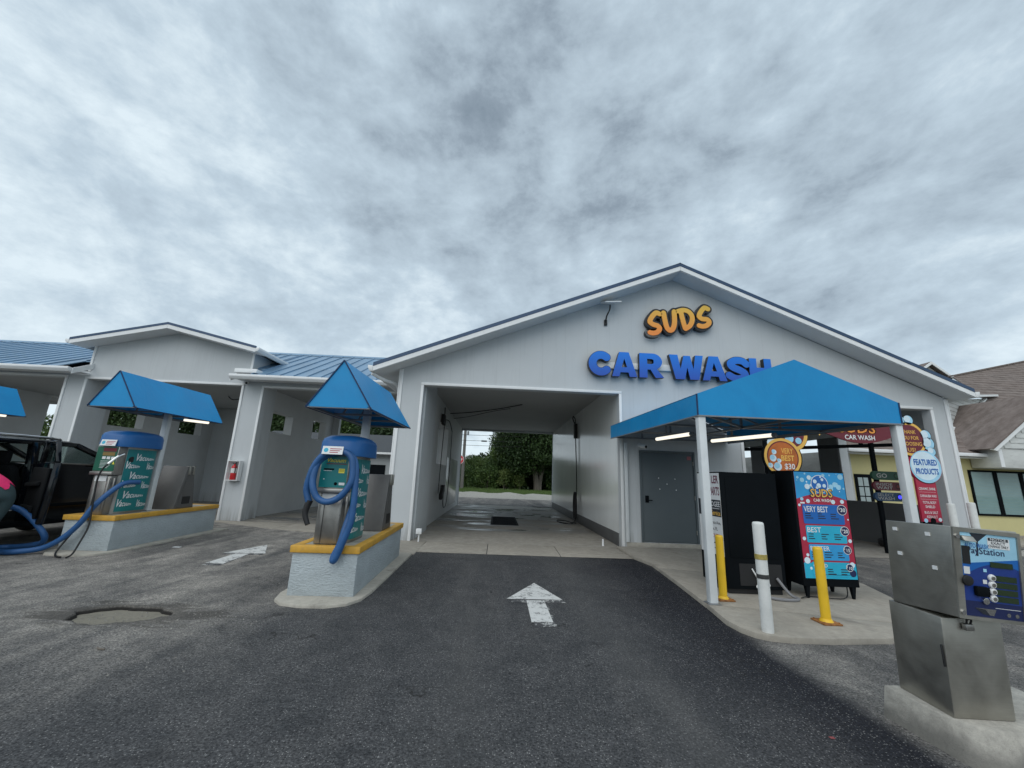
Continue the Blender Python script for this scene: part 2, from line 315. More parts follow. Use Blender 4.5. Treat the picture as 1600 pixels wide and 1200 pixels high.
# ------------------------------------------------------------------ mesh helpers
class MB:
    def __init__(s): s.v = []; s.f = []; s.mi = []; s.cur = 0
    def m(s, i): s.cur = i; return s
    def add(s, vs, fs, mi=None):
        o = len(s.v); s.v += [tuple(q) for q in vs]; s.f += [tuple(i+o for i in f) for f in fs]
        s.mi += [s.cur if mi is None else mi]*len(fs); return s
    def hexa(s, p): return s.add(p, [(3, 2, 1, 0), (4, 5, 6, 7), (0, 1, 5, 4), (1, 2, 6, 5), (2, 3, 7, 6), (3, 0, 4, 7)])
    def box(s, x0, x1, y0, y1, z0, z1):
        return s.hexa([(x0, y0, z0), (x1, y0, z0), (x1, y1, z0), (x0, y1, z0), (x0, y0, z1), (x1, y0, z1), (x1, y1, z1), (x0, y1, z1)])
    def bar(s, a, b, w, h, up=(0, 0, 1)):
        a, b = Vector(a), Vector(b); d = (b-a).normalized(); up = Vector(up)
        if abs(d.dot(up)) > .98: up = Vector((0, 1, 0))
        x = d.cross(up).normalized()*w/2; y = x.cross(d).normalized()*h/2
        return s.hexa([a-x-y, a+x-y, a+x+y, a-x+y, b-x-y, b+x-y, b+x+y, b-x+y])
    def prism(s, poly, vec):
        n = len(poly); vec = Vector(vec); a = [Vector(q) for q in poly]; b = [q+vec for q in a]
        return s.add(a+b, [tuple(reversed(range(n))), tuple(range(n, 2*n))]+[(i, (i+1) % n, (i+1) % n+n, i+n) for i in range(n)])
    def cyl(s, a, b, r0, r1=None, n=16):
        r1 = r0 if r1 is None else r1; a, b = Vector(a), Vector(b); d = (b-a).normalized()
        x = d.orthogonal().normalized(); y = d.cross(x); ps = []
        for q, r in ((a, r0), (b, r1)):
            ps += [q+(x*math.cos(t*2*math.pi/n)+y*math.sin(t*2*math.pi/n))*r for t in range(n)]
        return s.add(ps, [tuple(reversed(range(n))), tuple(range(n, 2*n))]+[(i, (i+1) % n, (i+1) % n+n, i+n) for i in range(n)])
    def tube(s, pts, r, n=8, sm=0, rs=None):
        P = [Vector(q) for q in pts]
        if sm:
            Q = []
            for i in range(len(P)-1):
                p0, p1, p2, p3 = P[max(i-1, 0)], P[i], P[i+1], P[min(i+2, len(P)-1)]
                for k in range(sm):
                    t = k/sm; Q.append(.5*((2*p1)+(p2-p0)*t+(2*p0-5*p1+4*p2-p3)*t*t+(3*p1-p0-3*p2+p3)*t**3))
            Q.append(P[-1]); P = Q
        vs = []; x = None
        for i, q in enumerate(P):
            d = (P[min(i+1, len(P)-1)]-P[max(i-1, 0)]).normalized()
            x = d.orthogonal().normalized() if x is None else (x-d*x.dot(d)).normalized()
            y = d.cross(x); rr = r if rs is None else r*rs(i/(len(P)-1))
            vs += [q+(x*math.cos(t*2*math.pi/n)+y*math.sin(t*2*math.pi/n))*rr for t in range(n)]
        L = len(P); fs = [tuple(reversed(range(n))), tuple(range((L-1)*n, L*n))]
        for i in range(L-1):
            for t in range(n): fs.append((i*n+t, i*n+(t+1) % n, (i+1)*n+(t+1) % n, (i+1)*n+t))
        return s.add(vs, fs)
    def lathe(s, c, prof, n=20, sx=1, sy=1):
        vs = []
        for r, z in prof: vs += [(c[0]+r*sx*math.cos(t*2*math.pi/n), c[1]+r*sy*math.sin(t*2*math.pi/n), c[2]+z) for t in range(n)]
        L = len(prof); fs = [tuple(reversed(range(n))), tuple(range((L-1)*n, L*n))]
        for i in range(L-1):
            for t in range(n): fs.append((i*n+t, i*n+(t+1) % n, (i+1)*n+(t+1) % n, (i+1)*n+t))
        return s.add(vs, fs)
    def ball(s, c, r, n=12, m=8, sx=1, sy=1, sz=1):
        return s.lathe(c, [(max(.001, r*math.sin(math.pi*i/m)), -r*sz*math.cos(math.pi*i/m)) for i in range(m+1)], n, sx, sy)
    def build(s, name, mats, parent=None, bevel=0, smooth=False, recalc=True, seg=2, angle=40):
        me = D.meshes.new(name); off = Vector((0, 0, 0)); p = parent
        while p is not None: off += p.location; p = p.parent
        me.from_pydata([(q[0]-off.x, q[1]-off.y, q[2]-off.z) for q in s.v], [], s.f)
        if not isinstance(mats, (list, tuple)): mats = [mats]
        for q in mats: me.materials.append(q)
        me.polygons.foreach_set('material_index', s.mi)
        if recalc or bevel:
            bm = bmesh.new(); bm.from_mesh(me)
            if recalc: bmesh.ops.recalc_face_normals(bm, faces=bm.faces)
            if bevel:
                es = [e for e in bm.edges if len(e.link_faces) == 2 and e.calc_face_angle(0) > .5]
                bmesh.ops.bevel(bm, geom=es, offset=bevel, segments=seg, affect='EDGES', clamp_overlap=True, profile=.5)
            bm.to_mesh(me); bm.free()
        if smooth or bevel:
            me.polygons.foreach_set('use_smooth', [True]*len(me.polygons)); me.set_sharp_from_angle(angle=math.radians(angle))
        o = D.objects.new(name, me); C.objects.link(o)
        if parent is not None: o.parent = parent
        return o
def thing(name, label, cat, loc, group=None):
    o = D.objects.new(name, None); C.objects.link(o); o.location = loc; o.empty_display_size = .2
    o['label'] = label; o['category'] = cat
    if group: o['group'] = group
    bpy.context.view_layer.update() if False else None
    return o
def tag(o, label, cat, group=None):
    o['label'] = label; o['category'] = cat
    if group: o['group'] = group
    return o
def struct(o, label=None):
    o['kind'] = 'structure'
    if label: o['label'] = label
    return o
def stuff(o): o['kind'] = 'stuff'; return o
def kids(o): return [q for q in D.objects if q.parent == o]
def copy_tree(o, parent=None):
    c = o.copy(); C.objects.link(c); c.parent = parent
    for ch in kids(o): copy_tree(ch, c)
    return c
# flat shapes and lettering (2-D), placed in a frame
def shape2d(loops, depth=0.0):
    cu = D.curves.new('t', 'CURVE'); cu.dimensions = '2D'; cu.fill_mode = 'BOTH' if depth else 'FRONT'; cu.extrude = depth/2
    for lp in loops:
        sp_ = cu.splines.new('POLY'); sp_.points.add(len(lp)-1)
        for i, q in enumerate(lp): sp_.points[i].co = (q[0], q[1], 0, 1)
        sp_.use_cyclic_u = True
    ob = D.objects.new('t', cu); me = D.meshes.new_from_object(ob)
    vs = [(q.co.x, q.co.y, q.co.z+depth/2) for q in me.vertices]; fs = [tuple(p.vertices) for p in me.polygons]
    D.objects.remove(ob); D.curves.remove(cu); D.meshes.remove(me); return vs, fs
_tx = {}
def text2d(txt, off=0.0, shear=0.0):
    k = (txt, off, shear)
    if k not in _tx:
        cu = D.curves.new('t', 'FONT'); cu.body = txt; cu.offset = off; cu.shear = shear; cu.resolution_u = 2; cu.fill_mode = 'FRONT'
        ob = D.objects.new('t', cu); me = D.meshes.new_from_object(ob)
        v = np.array([q.co[:2] for q in me.vertices]) if len(me.vertices) else np.zeros((1, 2))
        _tx[k] = (v, [tuple(p.vertices) for p in me.polygons]); D.objects.remove(ob); D.curves.remove(cu); D.meshes.remove(me)
    return _tx[k]
class Frame:
    """a flat face in space: u along ux, v along uy, out along n"""
    def __init__(s, mb, O, ux, uy, n=None):
        s.mb = mb; s.O = Vector(O); s.ux = Vector(ux).normalized(); s.uy = Vector(uy).normalized()
        s.n = Vector(n).normalized() if n else s.ux.cross(s.uy)
    def P(s, u, v, h=0): return s.O+s.ux*u+s.uy*v+s.n*h
    def poly(s, pts, mi, h=.002): s.mb.add([s.P(u, v, h) for u, v in pts], [tuple(range(len(pts)))], mi); return s
    def rect(s, u0, v0, u1, v1, mi, h=.002): return s.poly([(u0, v0), (u1, v0), (u1, v1), (u0, v1)], mi, h)
    def rrect(s, u0, v0, u1, v1, mi, h=.002, r=.02):
        pts = []
        for (cx_, cy_, a0) in ((u1-r, v1-r, 0), (u0+r, v1-r, 90), (u0+r, v0+r, 180), (u1-r, v0+r, 270)):
            pts += [(cx_+r*math.cos(math.radians(a0+a)), cy_+r*math.sin(math.radians(a0+a))) for a in (0, 30, 60, 90)]
        return s.poly(pts, mi, h)
    def disc(s, u, v, r, mi, h=.002, n=24, sv=1): return s.poly([(u+r*math.cos(i*2*math.pi/n), v+r*sv*math.sin(i*2*math.pi/n)) for i in range(n)], mi, h)
    def solid(s, pts, d, mi):
        a = [s.P(u, v, 0) for u, v in pts]; o = s.mb.cur; s.mb.m(mi).prism(a, -s.n*d); s.mb.m(o); return s
    def text(s, txt, u, v, h, mi, w=None, lift=.004, align='c', off=.012, shear=0, fn=None):
        vv, ff = text2d(txt, off, shear); lo, hi = vv.min(0), vv.max(0); q = vv-lo; sz = hi-lo
        k = h/max(sz[1], 1e-6); kx = k if w is None else w/max(sz[0], 1e-6); q = q*[kx, k]; wid = sz[0]*kx
        dx = {'c': -wid/2, 'l': 0, 'r': -wid}[align]
        pts = [(a+dx, b) for a, b in q]
        if fn: pts = [fn(a, b, wid, h) for a, b in pts]
        s.mb.add([s.P(u+a, v+b, lift) for a, b in pts], ff, mi); return s

# ------------------------------------------------------------------ setting: ground
mb = MB(); mb.add([(-900, -900, -.16), (900, -900, -.16), (900, 900, -.16), (-900, 900, -.16)], [(0, 1, 2, 3)])
struct(mb.build('ground', M['grass'], recalc=False), 'flat grassy ground reaching to the horizon')
def pot(x, y):   # the hollow of the pothole
    dx, dy = (x+4.0)/.47, (y-4.93)/.27; a = math.atan2(dy, dx)
    rr = math.hypot(dx, dy)/(1+.07*math.sin(3*a+.6)+.04*math.sin(7*a)+.025*math.sin(13*a+1))
    return -.062*(1-min(1, max(0, (rr-.95)/.08)))**.6+(.012*math.sin(x*37)*math.sin(y*41) if rr < .9 else 0) if rr < 1.04 else 0
xs = sorted(set([-70, -40, -20, -12, -8, -6]+list(np.round(np.arange(-4.8, -3.2, .022), 3))+[-2, 0, 2, 4, 8, 16, 40, 70]))
ys = sorted(set([-40, -15, -5, 0, 2, 3.5]+list(np.round(np.arange(4.5, 5.36, .022), 3))+[7, 9, 12, 16, 22, 31]))
vs = [(x, y, pot(x, y)) for y in ys for x in xs]; nx = len(xs)
fs = [(j*nx+i, j*nx+i+1, (j+1)*nx+i+1, (j+1)*nx+i) for j in range(len(ys)-1) for i in range(nx-1)]
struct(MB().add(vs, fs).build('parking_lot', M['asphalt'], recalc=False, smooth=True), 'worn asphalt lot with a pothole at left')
mb = MB(); cc = [(-4.0+.52*math.cos(a), 4.92+.30*math.sin(a)) for a in np.linspace(0, 2*math.pi, 40)[:-1]]
mb.add([(x, y, -.044) for x, y in cc], [tuple(range(len(cc)))])
struct(mb.build('pothole_mud', M['mud'], recalc=False), 'dried sandy mud in the pothole')
cv, cf = [], []
for i in range(1500):
    if i < 700:
        a = rng.random()*6.283; q = 1.0+abs(rng.normal())*.45; x, y = -4.0+.50*q*math.cos(a)*1.5, 4.93+.29*q*math.sin(a)*1.25
    elif i < 760: a = rng.random()*6.283; q = rng.random()**.5*.85; x, y = -4.0+.45*q*math.cos(a), 4.93+.25*q*math.sin(a)
    else: x, y = -8+5.6*rng.random(), 3.6+5.5*rng.random()
    if i >= 760 and abs(x+7.3) < .75 and y > 7.3: continue
    z = -.044 if 700 <= i < 760 else max(pot(x, y), 0) if pot(x, y) > -.01 else -.05
    r = .004+.010*rng.random()**2.5; h_ = r*.9; o = len(cv); t_ = rng.random()*3
    for k_ in range(4): cv.append((x+r*math.cos(t_+k_*1.57)*(.7+.6*rng.random()), y+r*math.sin(t_+k_*1.57)*(.7+.6*rng.random()), z+.001))
    cv.append((x, y, z+h_)); cf += [(o, o+1, o+4), (o+1, o+2, o+4), (o+2, o+3, o+4), (o+3, o, o+4)]
gv = MB().add(cv, cf).build('gravel', M['chips'], recalc=False); stuff(gv)
# road behind, sandy strip, grass
mb = MB(); mb.add([(-90, 31, -.02), (90, 31, -.02), (90, 33.5, -.02), (-90, 33.5, -.02)], [(0, 1, 2, 3)])
gx = np.linspace(-60, 60, 240); gy = np.linspace(31.5, 38.5, 22); vs = []
for j, y in enumerate(gy):
    for x in gx:
        ed = min(1, min(j, len(gy)-1-j)/3); vs.append((x, y, -.03+ed*(.10+.10*math.sin(x*1.7+y)*math.sin(x*.63-y*2)+rng.random()*.10)))
nx = len(gx); fs = [(j*nx+i, j*nx+i+1, (j+1)*nx+i+1, (j+1)*nx+i) for j in range(len(gy)-1) for i in range(nx-1)]
struct(MB().add(vs, fs).build('sandy_strip', M['sand'], recalc=False), 'rough pale shell sand strip beside the far grass')
def grass_patch(name, x0, x1, y0, y1, n, h, m):
    p = rng.random((n, 2))*[x1-x0, y1-y0]+[x0, y0]; a = rng.random(n)*6.28; hh = h*(.5+rng.random(n)); w = .03
    d = np.stack([np.cos(a), np.sin(a)], 1)*w; ln = (rng.random((n, 2))-.5)*h
    v = np.zeros((n, 3, 3)); v[:, 0, :2] = p-d; v[:, 1, :2] = p+d; v[:, 2, :2] = p+ln; v[:, :2, 2] = -.16; v[:, 2, 2] = hh
    me = D.meshes.new(name); me.from_pydata(v.reshape(-1, 3).tolist(), [], np.arange(n*3).reshape(-1, 3).tolist()); me.materials.append(m)
    o = D.objects.new(name, me); C.objects.link(o); return stuff(o)
grass_patch('grass', -30, 25, 38.3, 54, 26000, .14, M['grass'])
mb = MB(); mb.add([(-90, 45.4, -.1), (90, 45.4, -.1), (90, 46.2, -.1), (-90, 46.2, -.1)], [(0, 1, 2, 3)])
struct(mb.build('footpath', M['conc'], recalc=False), 'narrow pale footpath across the far grass')

# concrete at the foot of the buildings
ap = D.objects.new('bay_apron', None); C.objects.link(ap); struct(ap, 'concrete apron in front of the wash bays')
for (p) in ([(-1.62, 9.02), (-.153, 9.02), (-.153, 10.30), (-1.62, 10.30)], [(-.138, 9.02), (1.41, 9.03), (1.44, 10.30), (-.138, 10.30)],
            [(1.425, 9.03), (2.96, 9.06), (2.96, 10.30), (1.455, 10.30)]):
    MB().prism([(x, y, -.05) for x, y in p], (0, 0, .062)).build('slab', M['conc'], ap, .006)
MB().prism([(-2.70, 8.72, -.05), (-1.60, 8.72, -.05), (-1.635, 10.30, -.05), (-2.70, 10.30, -.05)], (0, 0, .066)).build('slab', M['conc'], ap, .006)
for (p) in ([(-8.24, 12.62), (-5.92, 11.55), (-5.92, 12.86), (-8.24, 12.86)], [(-5.90, 11.54), (-4.3, 11.05), (-4.3, 12.86), (-5.90, 12.86)],
            [(-4.28, 11.04), (-2.72, 10.7), (-2.72, 12.86), (-4.28, 12.86)], [(-13.2, 12.62), (-8.27, 12.63), (-8.27, 12.86), (-13.2, 12.86)],
            [(-20, 12.6), (-13.23, 12.62), (-13.23, 12.86), (-20, 12.86)]):
    MB().prism([(x, y, -.05) for x, y in p], (0, 0, .060)).build('slab', M['conc'], ap, .006)
mb = MB(); mb.box(-2.3, 3.3, 10.31, 23.4, -.05, .010); struct(mb.build('bay_floor', M['floor']), 'stained wet concrete floor of the wash bay')
mb = MB(); mb.box(6.2, 12.2, 10.31, 23.4, -.05, .010); struct(mb.build('bay_floor', M['floor']), 'concrete floor of the automatic bay')
mb = MB(); mb.box(-26, -2.7, 12.88, 19.6, -.05, .010); struct(mb.build('bay_floor', M['floor']), 'concrete floor of the self serve bays')
# raised walk under the awning, rounded towards the lane
walk = [(2.97, 10.30), (2.97, 9.02), (3.10, 8.35), (2.97, 6.87), (2.84, 5.63), (2.77, 5.15), (2.80, 4.90), (2.87, 4.76), (2.98, 4.68), (3.15, 4.64), (3.62, 4.63), (4.33, 4.70), (4.9, 4.95), (5.5, 5.6), (5.99, 6.39), (6.30, 7.2), (6.35, 10.30)]
wk = D.objects.new('awning_walk', None); C.objects.link(wk); struct(wk, 'raised concrete walk under the blue awning')
def clip(poly, a, b, c):   # keep a*x+b*y<=c
    out = []
    for i in range(len(poly)):
        p, q = poly[i], poly[(i+1) % len(poly)]; dp, dq = a*p[0]+b*p[1]-c, a*q[0]+b*q[1]-c
        if dp <= 0: out.append(p)
        if dp*dq < 0: t = dp/(dp-dq); out.append((p[0]+(q[0]-p[0])*t, p[1]+(q[1]-p[1])*t))
    return out
for lo, hi in ((0, 5.46), (5.475, 7.7), (7.715, 11)):
    q = clip(clip(walk, .28, 1, hi+1.1), -.28, -1, -lo-1.1)
    MB().prism([(x, y, -.05) for x, y in q], (0, 0, .11)).build('slab', M['conc'], wk, .012)
# painted arrows
def m_ghost():
    t = NT('ghost of old road paint'); a = t.noise(5, 8, .75, .6); f = t.noise(60, 3, .6); h = t.rng(t.math('ADD', t.math('MULTIPLY', a, .8), t.math('MULTIPLY', f, .35)), .60, .66)
    t.col(t.mix(h, (.06, .06, .063), (.5, .5, .48))); t.rough(.85); return t.m
M['ghost'] = m_ghost()
def arrow(pts, label):
    mb = MB()
    for p in pts: mb.add([(x+.03, y-.13, .003) for x, y in p], [tuple(range(len(p)))], 1)
    for p in pts: mb.add([(x, y, .006) for x, y in p], [tuple(range(len(p)))], 0)
    tag(mb.build('painted_arrow', [M['paint'], M['ghost']], recalc=False), label, 'road marking', 'white arrows painted on the asphalt')
arrow([[(.65, 6.78), (.20, 5.90), (.96, 5.93)], [(.465, 5.86), (.705, 5.87), (.715, 5.05), (.465, 5.03)]], 'worn white arrow painted on the lane in front of the open wash bay')
arrow([[(-4.78, 9.22), (-5.08, 8.27), (-4.33, 8.33)], [(-4.83, 8.24), (-4.58, 8.25), (-4.50, 7.39), (-4.80, 7.39)]], 'worn white arrow painted between the two vacuum islands')

# ------------------------------------------------------------------ main wash building
FY = 10.37; T = .22
B = thing('car_wash_building', 'large light grey gabled wash building with open drive-through bay and lettering', 'building', (4.74, FY, 0))
def wall_xz(mb, loops, y0, th):   # loops in (x,z), front face at y0
    vs, fs = shape2d(loops, th); mb.add([(x, y0+th-d, z) for x, z, d in vs], fs); return mb
EL, SL = 4.28, .405; zr = lambda x: EL+SL*(7.39-abs(x-4.74))
outer = [(-2.65, 0), (-2.02, 0), (-2.02, 3.85), (3.13, 3.85), (3.13, 0), (6.39, 0), (6.39, 3.8), (11.62, 3.8), (11.62, 0), (12.13, 0), (12.13, 4.12), (4.74, zr(4.74)-.03), (-2.65, EL)]
hole = [(3.66, .16), (5.02, .16), (5.02, 2.35), (3.66, 2.35)]
wall_xz(MB(), [outer, hole], FY, T).build('front_wall', M['wall'], B)
back = [(-2.65, 0), (-2.1, 0), (-2.1, 4.1), (3.13, 4.1), (3.13, 0), (6.39, 0), (6.39, 4.0), (11.62, 4.0), (11.62, 0), (12.13, 0), (12.13, 4.12), (4.74, zr(4.74)-.03), (-2.65, EL)]
wall_xz(MB(), [back], 23.2, T).build('back_wall', M['wall'], B)
MB().box(3.665, 5.015, FY+T+.003, FY+T+.05, .1, 2.4).build('backing', M['inner'], B)
# side and partition walls
sw = MB()
sw.box(-2.65, -2.45, FY+T+.002, 14.2, .0, EL).box(-2.65, -2.45, 14.2, 17.0, 0, 1.95).box(-2.65, -2.45, 14.2, 17.0, 3.45, EL).box(-2.65, -2.45, 17.0, 23.198, 0, EL)
sw.build('side_wall', M['wall'], B)
lw = MB(); lw.box(-2.448, -2.12, 12.45, 14.2, 0, 4.2).box(-2.448, -2.12, 14.2, 17.0, 0, 1.95).box(-2.448, -2.12, 14.2, 17.0, 3.45, 4.2).box(-2.448, -2.12, 17.0, 23.19, 0, 4.2)
lw.build('inner_wall', M['inner'], B)
MB().box(-2.447, -1.98, FY+T+.003, 12.42, 0, 4.2).build('pier', M['wall'], B)
MB().box(-2.118, -2.095, 17.05, 21.5, .25, 2.3).build('wash_board', M['frp'], B, .004)
rw = MB(); rw.box(3.132, 3.33, FY+T+.002, 23.198, .32, 4.2); rw.build('inner_wall', M['frp'], B)
MB().box(3.105, 3.33, FY+T+.003, 23.19, .011, .318).build('coving', M['kerbgrey'], B, .01)
MB().box(6.19, 6.388, FY+T+.002, 23.198, .011, 4.2).build('inner_wall', M['inner'], B)
rs = MB(); rs.box(11.98, 12.13, FY+T+.002, 23.198, .011, 1.26); rs.build('half_wall', M['greywall'], B)
MB().box(11.98, 12.13, FY+T+.002, 23.198, 3.42, 4.12).build('beam', M['wall'], B)
for y0, y1 in ((FY+T+.004, 11.25), (13.96, 14.85), (18.1, 18.95), (22.3, 23.19)):
    MB().box(11.985, 12.128, y0, y1, 1.262, 3.418).build('pillar', M['greywall'] if y0 > 12 else M['wall'], B)
    MB().box(12.02, 12.31, y0-.035, y0-.002, 1.262, 3.418).build('trim', M['trim'], B)
MB().box(-2.44, 3.128, FY+T+.003, 23.19, 4.201, 4.24).build('ceiling', M['ceil'], B)
MB().box(6.39, 11.978, FY+T+.003, 23.19, 4.201, 4.24).build('ceiling', M['ceil'], B)
# white trim boards
def trim(x0, x1, z0, z1, y=FY, d=.03, parent=B): return MB().box(x0, x1, y-d, y-.002, z0, z1).build('trim', M['trim'], parent, .004)
trim(-2.09, -2.02, .0, 3.853); trim(3.13, 3.20, .0, 3.853); trim(-2.09, 3.20, 3.856, 3.925)
trim(6.31, 6.385, .06, 3.80); trim(11.62, 11.70, 0, 3.80); trim(6.31, 11.70, 3.803, 3.875)
trim(-2.652, -2.58, 0, EL-.02); trim(12.06, 12.132, 0, 4.10)
for x, w in ((-2.655, .03), (12.135, .03)):
    sgn = -1 if x < 0 else 1
    MB().box(min(x, x+sgn*.03), max(x, x+sgn*.03), FY-.03, FY+.08, 0, 4.10 if x > 0 else EL-.02).build('trim', M['trim'], B)
MB().box(3.25, 6.30, FY-.035, FY-.002, .0, .15).build('plinth', M['conc_ped'], B, .006)
# door
df = MB().box(3.62, 3.668, FY-.03, FY+.06, .162, 2.40).box(5.012, 5.06, FY-.03, FY+.06, .162, 2.40).box(3.668, 5.012, FY-.03, FY+.06, 2.352, 2.40)
df.build('door_frame', M['door'], B, .004)
dr = MB().box(3.672, 5.008, FY-.012, FY+.03, .17, 2.345).build('door', M['door'], B, .003)
hd = MB().box(3.74, 3.83, FY-.024, FY-.013, 1.10, 1.27).cyl((3.785, FY-.02, 1.16), (3.785, FY-.07, 1.16), .016).box(3.77, 3.90, FY-.085, FY-.068, 1.15, 1.172)
hd.build('handle', M['blacksteel'], dr, .003)
for z in (.42, 1.25, 2.1): MB().cyl((5.008, FY-.02, z-.05), (5.008, FY-.02, z+.05), .011, n=8).build('hinge', M['steel2'], dr)
for x, z in ((4.10, 1.71), (4.52, 1.70), (4.31, 1.57), (4.12, 1.44), (4.54, 1.43)):
    MB().cyl((x, FY-.013, z), (x, FY-.020, z), .014, n=10).build('bolt', M['white'], dr)
MB().box(4.86, 4.96, FY-.018, FY-.0135, 2.19, 2.28).build('sticker', simple('faded red sticker', (.38, .12, .13), .6), dr)
# roof
RY0, RY1 = 9.84, 23.6; EX0, EX1 = -3.22, 12.33; ESR = (7.43-4.25)/(12.33-4.74); RID = (4.74, 7.43); ESL = (RID[1]-4.22)/(RID[0]-EX0)
rf = thing('roof', '', '', (0, 0, 0)); D.objects.remove(rf)
def rz(x): return RID[1]-(ESL if x < RID[0] else ESR)*abs(x-RID[0])
npan = 18; yy = np.linspace(RY0, RY1, npan+1)
for sgn, xe in ((-1, EX0), (1, EX1)):
    for i in range(npan):
        mb = MB(); a, b = yy[i]+.002, yy[i+1]-.002
        mb.prism([(RID[0]+sgn*.01, a, RID[1]), (xe, a, rz(xe)), (xe, a, rz(xe)-.035), (RID[0]+sgn*.01, a, RID[1]-.035)], (0, b-a, 0))
        mb.prism([(RID[0]+sgn*.01, a, RID[1]+.03), (xe, a, rz(xe)+.03), (xe, a, rz(xe)+.001), (RID[0]+sgn*.01, a, RID[1]+.001)], (0, .025, 0))
        mb.build('roof_panel', M['roofblue'], B)
    # rake: blue edge trim, white fascia, soffit
    def rake(name, mat, zt, zb, y0, y1):
        x0 = RID[0]+sgn*.003
        MB().prism([(x0, y0, RID[1]+zt), (xe, y0, rz(xe)+zt), (xe, y0, rz(xe)+zb), (x0, y0, RID[1]+zb)], (0, y1-y0, 0)).build(name, mat, B)
    rake('rake_edge', M['roofedge'], .045, -.05, RY0-.03, RY0-.002)
    rake('fascia', M['trim'], -.053, -.175, RY0-.022, RY0+.002)
    xi = RID[0]+sgn*.003
    MB().prism([(xi, RY0+.004, RID[1]-.17), (xe, RY0+.004, rz(xe)-.17), (xe, RY0+.004, rz(xe)-.19), (xi, RY0+.004, RID[1]-.19)], (0, FY-RY0-.006, 0)).build('soffit', M['soffit'], B)
    # eave soffit and gutter along the side
    xw = -2.65-.032 if sgn < 0 else 12.13+.032
    MB().prism([(xw, FY+.002, rz(xw)-.17), (xe, FY+.002, rz(xe)-.17), (xe, FY+.002, rz(xe)-.19), (xw, FY+.002, rz(xw)-.19)], (0, RY1-FY, 0)).build('soffit', M['soffit'], B)
    g = MB(); ze = rz(xe)-.04; gx = xe+sgn*.004
    g.prism([(gx, RY0-.03, ze), (gx+sgn*.12, RY0-.03, ze+.01), (gx+sgn*.12, RY0-.03, ze-.05), (gx+sgn*.07, RY0-.03, ze-.14), (gx, RY0-.03, ze-.14)], (0, RY1-RY0, 0))
    g.build('gutter', M['trim'], B, .004)
MB().prism([(RID[0]-.16, RY0-.03, RID[1]-.045), (RID[0], RY0-.03, RID[1]+.055), (RID[0]+.16, RY0-.03, RID[1]-.045), (RID[0], RY0-.03, RID[1]+.035)], (0, RY1-RY0, 0)).build('ridge_cap', M['roofedge'], B)
# gutter elbow running back under the left eave
MB().tube([(-3.28, 10.0, 4.02), (-3.05, 10.25, 3.92), (-2.78, 10.62, 3.86), (-2.73, 10.8, 3.5)], .045, 8, 4).build('downspout', M['trim'], B, smooth=True)

# lettering above the bay -------------------------------------------------
def sdf_loops(strokes, off, step=.012, caps=None):
    P = np.array([q for s_ in strokes for q in s_[0]]); R = max(s_[1] for s_ in strokes)+off+.03
    x0, z0 = P.min(0)-R; x1, z1 = P.max(0)+R
    gx = np.arange(x0, x1, step); gz = np.arange(z0, z1, step); X, Z = np.meshgrid(gx, gz, indexing='ij'); d = np.full(X.shape, 9.)
    for pts, r in strokes:
        Q = [np.array(p) for p in pts]; L = []
        for i in range(len(Q)-1):
            p0, p1, p2, p3 = Q[max(i-1, 0)], Q[i], Q[i+1], Q[min(i+2, len(Q)-1)]
            for k in range(6):
                t = k/6; L.append(.5*((2*p1)+(p2-p0)*t+(2*p0-5*p1+4*p2-p3)*t*t+(3*p1-p0-3*p2+p3)*t**3))
        L.append(Q[-1])
        for a, b in zip(L[:-1], L[1:]):
            ab = b-a; n2 = max(ab@ab, 1e-9); t = np.clip(((X-a[0])*ab[0]+(Z-a[1])*ab[1])/n2, 0, 1)
            d = np.minimum(d, np.hypot(X-a[0]-ab[0]*t, Z-a[1]-ab[1]*t)-r-off)
    if caps is not None: d = np.maximum(d, caps(X, Z)-off)
    # marching squares
    segs = {}
    nxg, nzg = d.shape
    def ip(i, j, k, l):
        a, b = d[i, j], d[k, l]; t = a/(a-b); return (gx[i]+(gx[k]-gx[i])*t, gz[j]+(gz[l]-gz[j])*t)
    neg = d < 0; cand = np.argwhere((neg[:-1, :-1].astype(int)+neg[1:, :-1]+neg[:-1, 1:]+neg[1:, 1:]) % 4 != 0)
    for i, j in cand:
        cs = [(i, j), (i+1, j), (i+1, j+1), (i, j+1)]; es = []
        for k in range(4):
            a, b = cs[k], cs[(k+1) % 4]
            if neg[a] != neg[b]: es.append((tuple(sorted((a, b))), neg[a]))
        outs = [e_ for e_ in es if e_[1]]; ins = [e_ for e_ in es if not e_[1]]
        for o_, i_ in zip(outs, ins): segs[o_[0]] = i_[0]
    loops = []
    while segs:
        st, nx_ = segs.popitem(); lp = [st]
        while nx_ != st and nx_ in segs: lp.append(nx_); nx_ = segs.pop(nx_)
        loops.append([ip(*a, *b) for a, b in lp][::2] if len(lp) > 24 else [ip(*a, *b) for a, b in lp])
    return [l_ for l_ in loops if len(l_) > 5]
sg = thing('bubble_lettering_sign', 'orange bubble lettering sign high on the gable above the blue lettering', 'sign', (4.8, FY, 5.5))
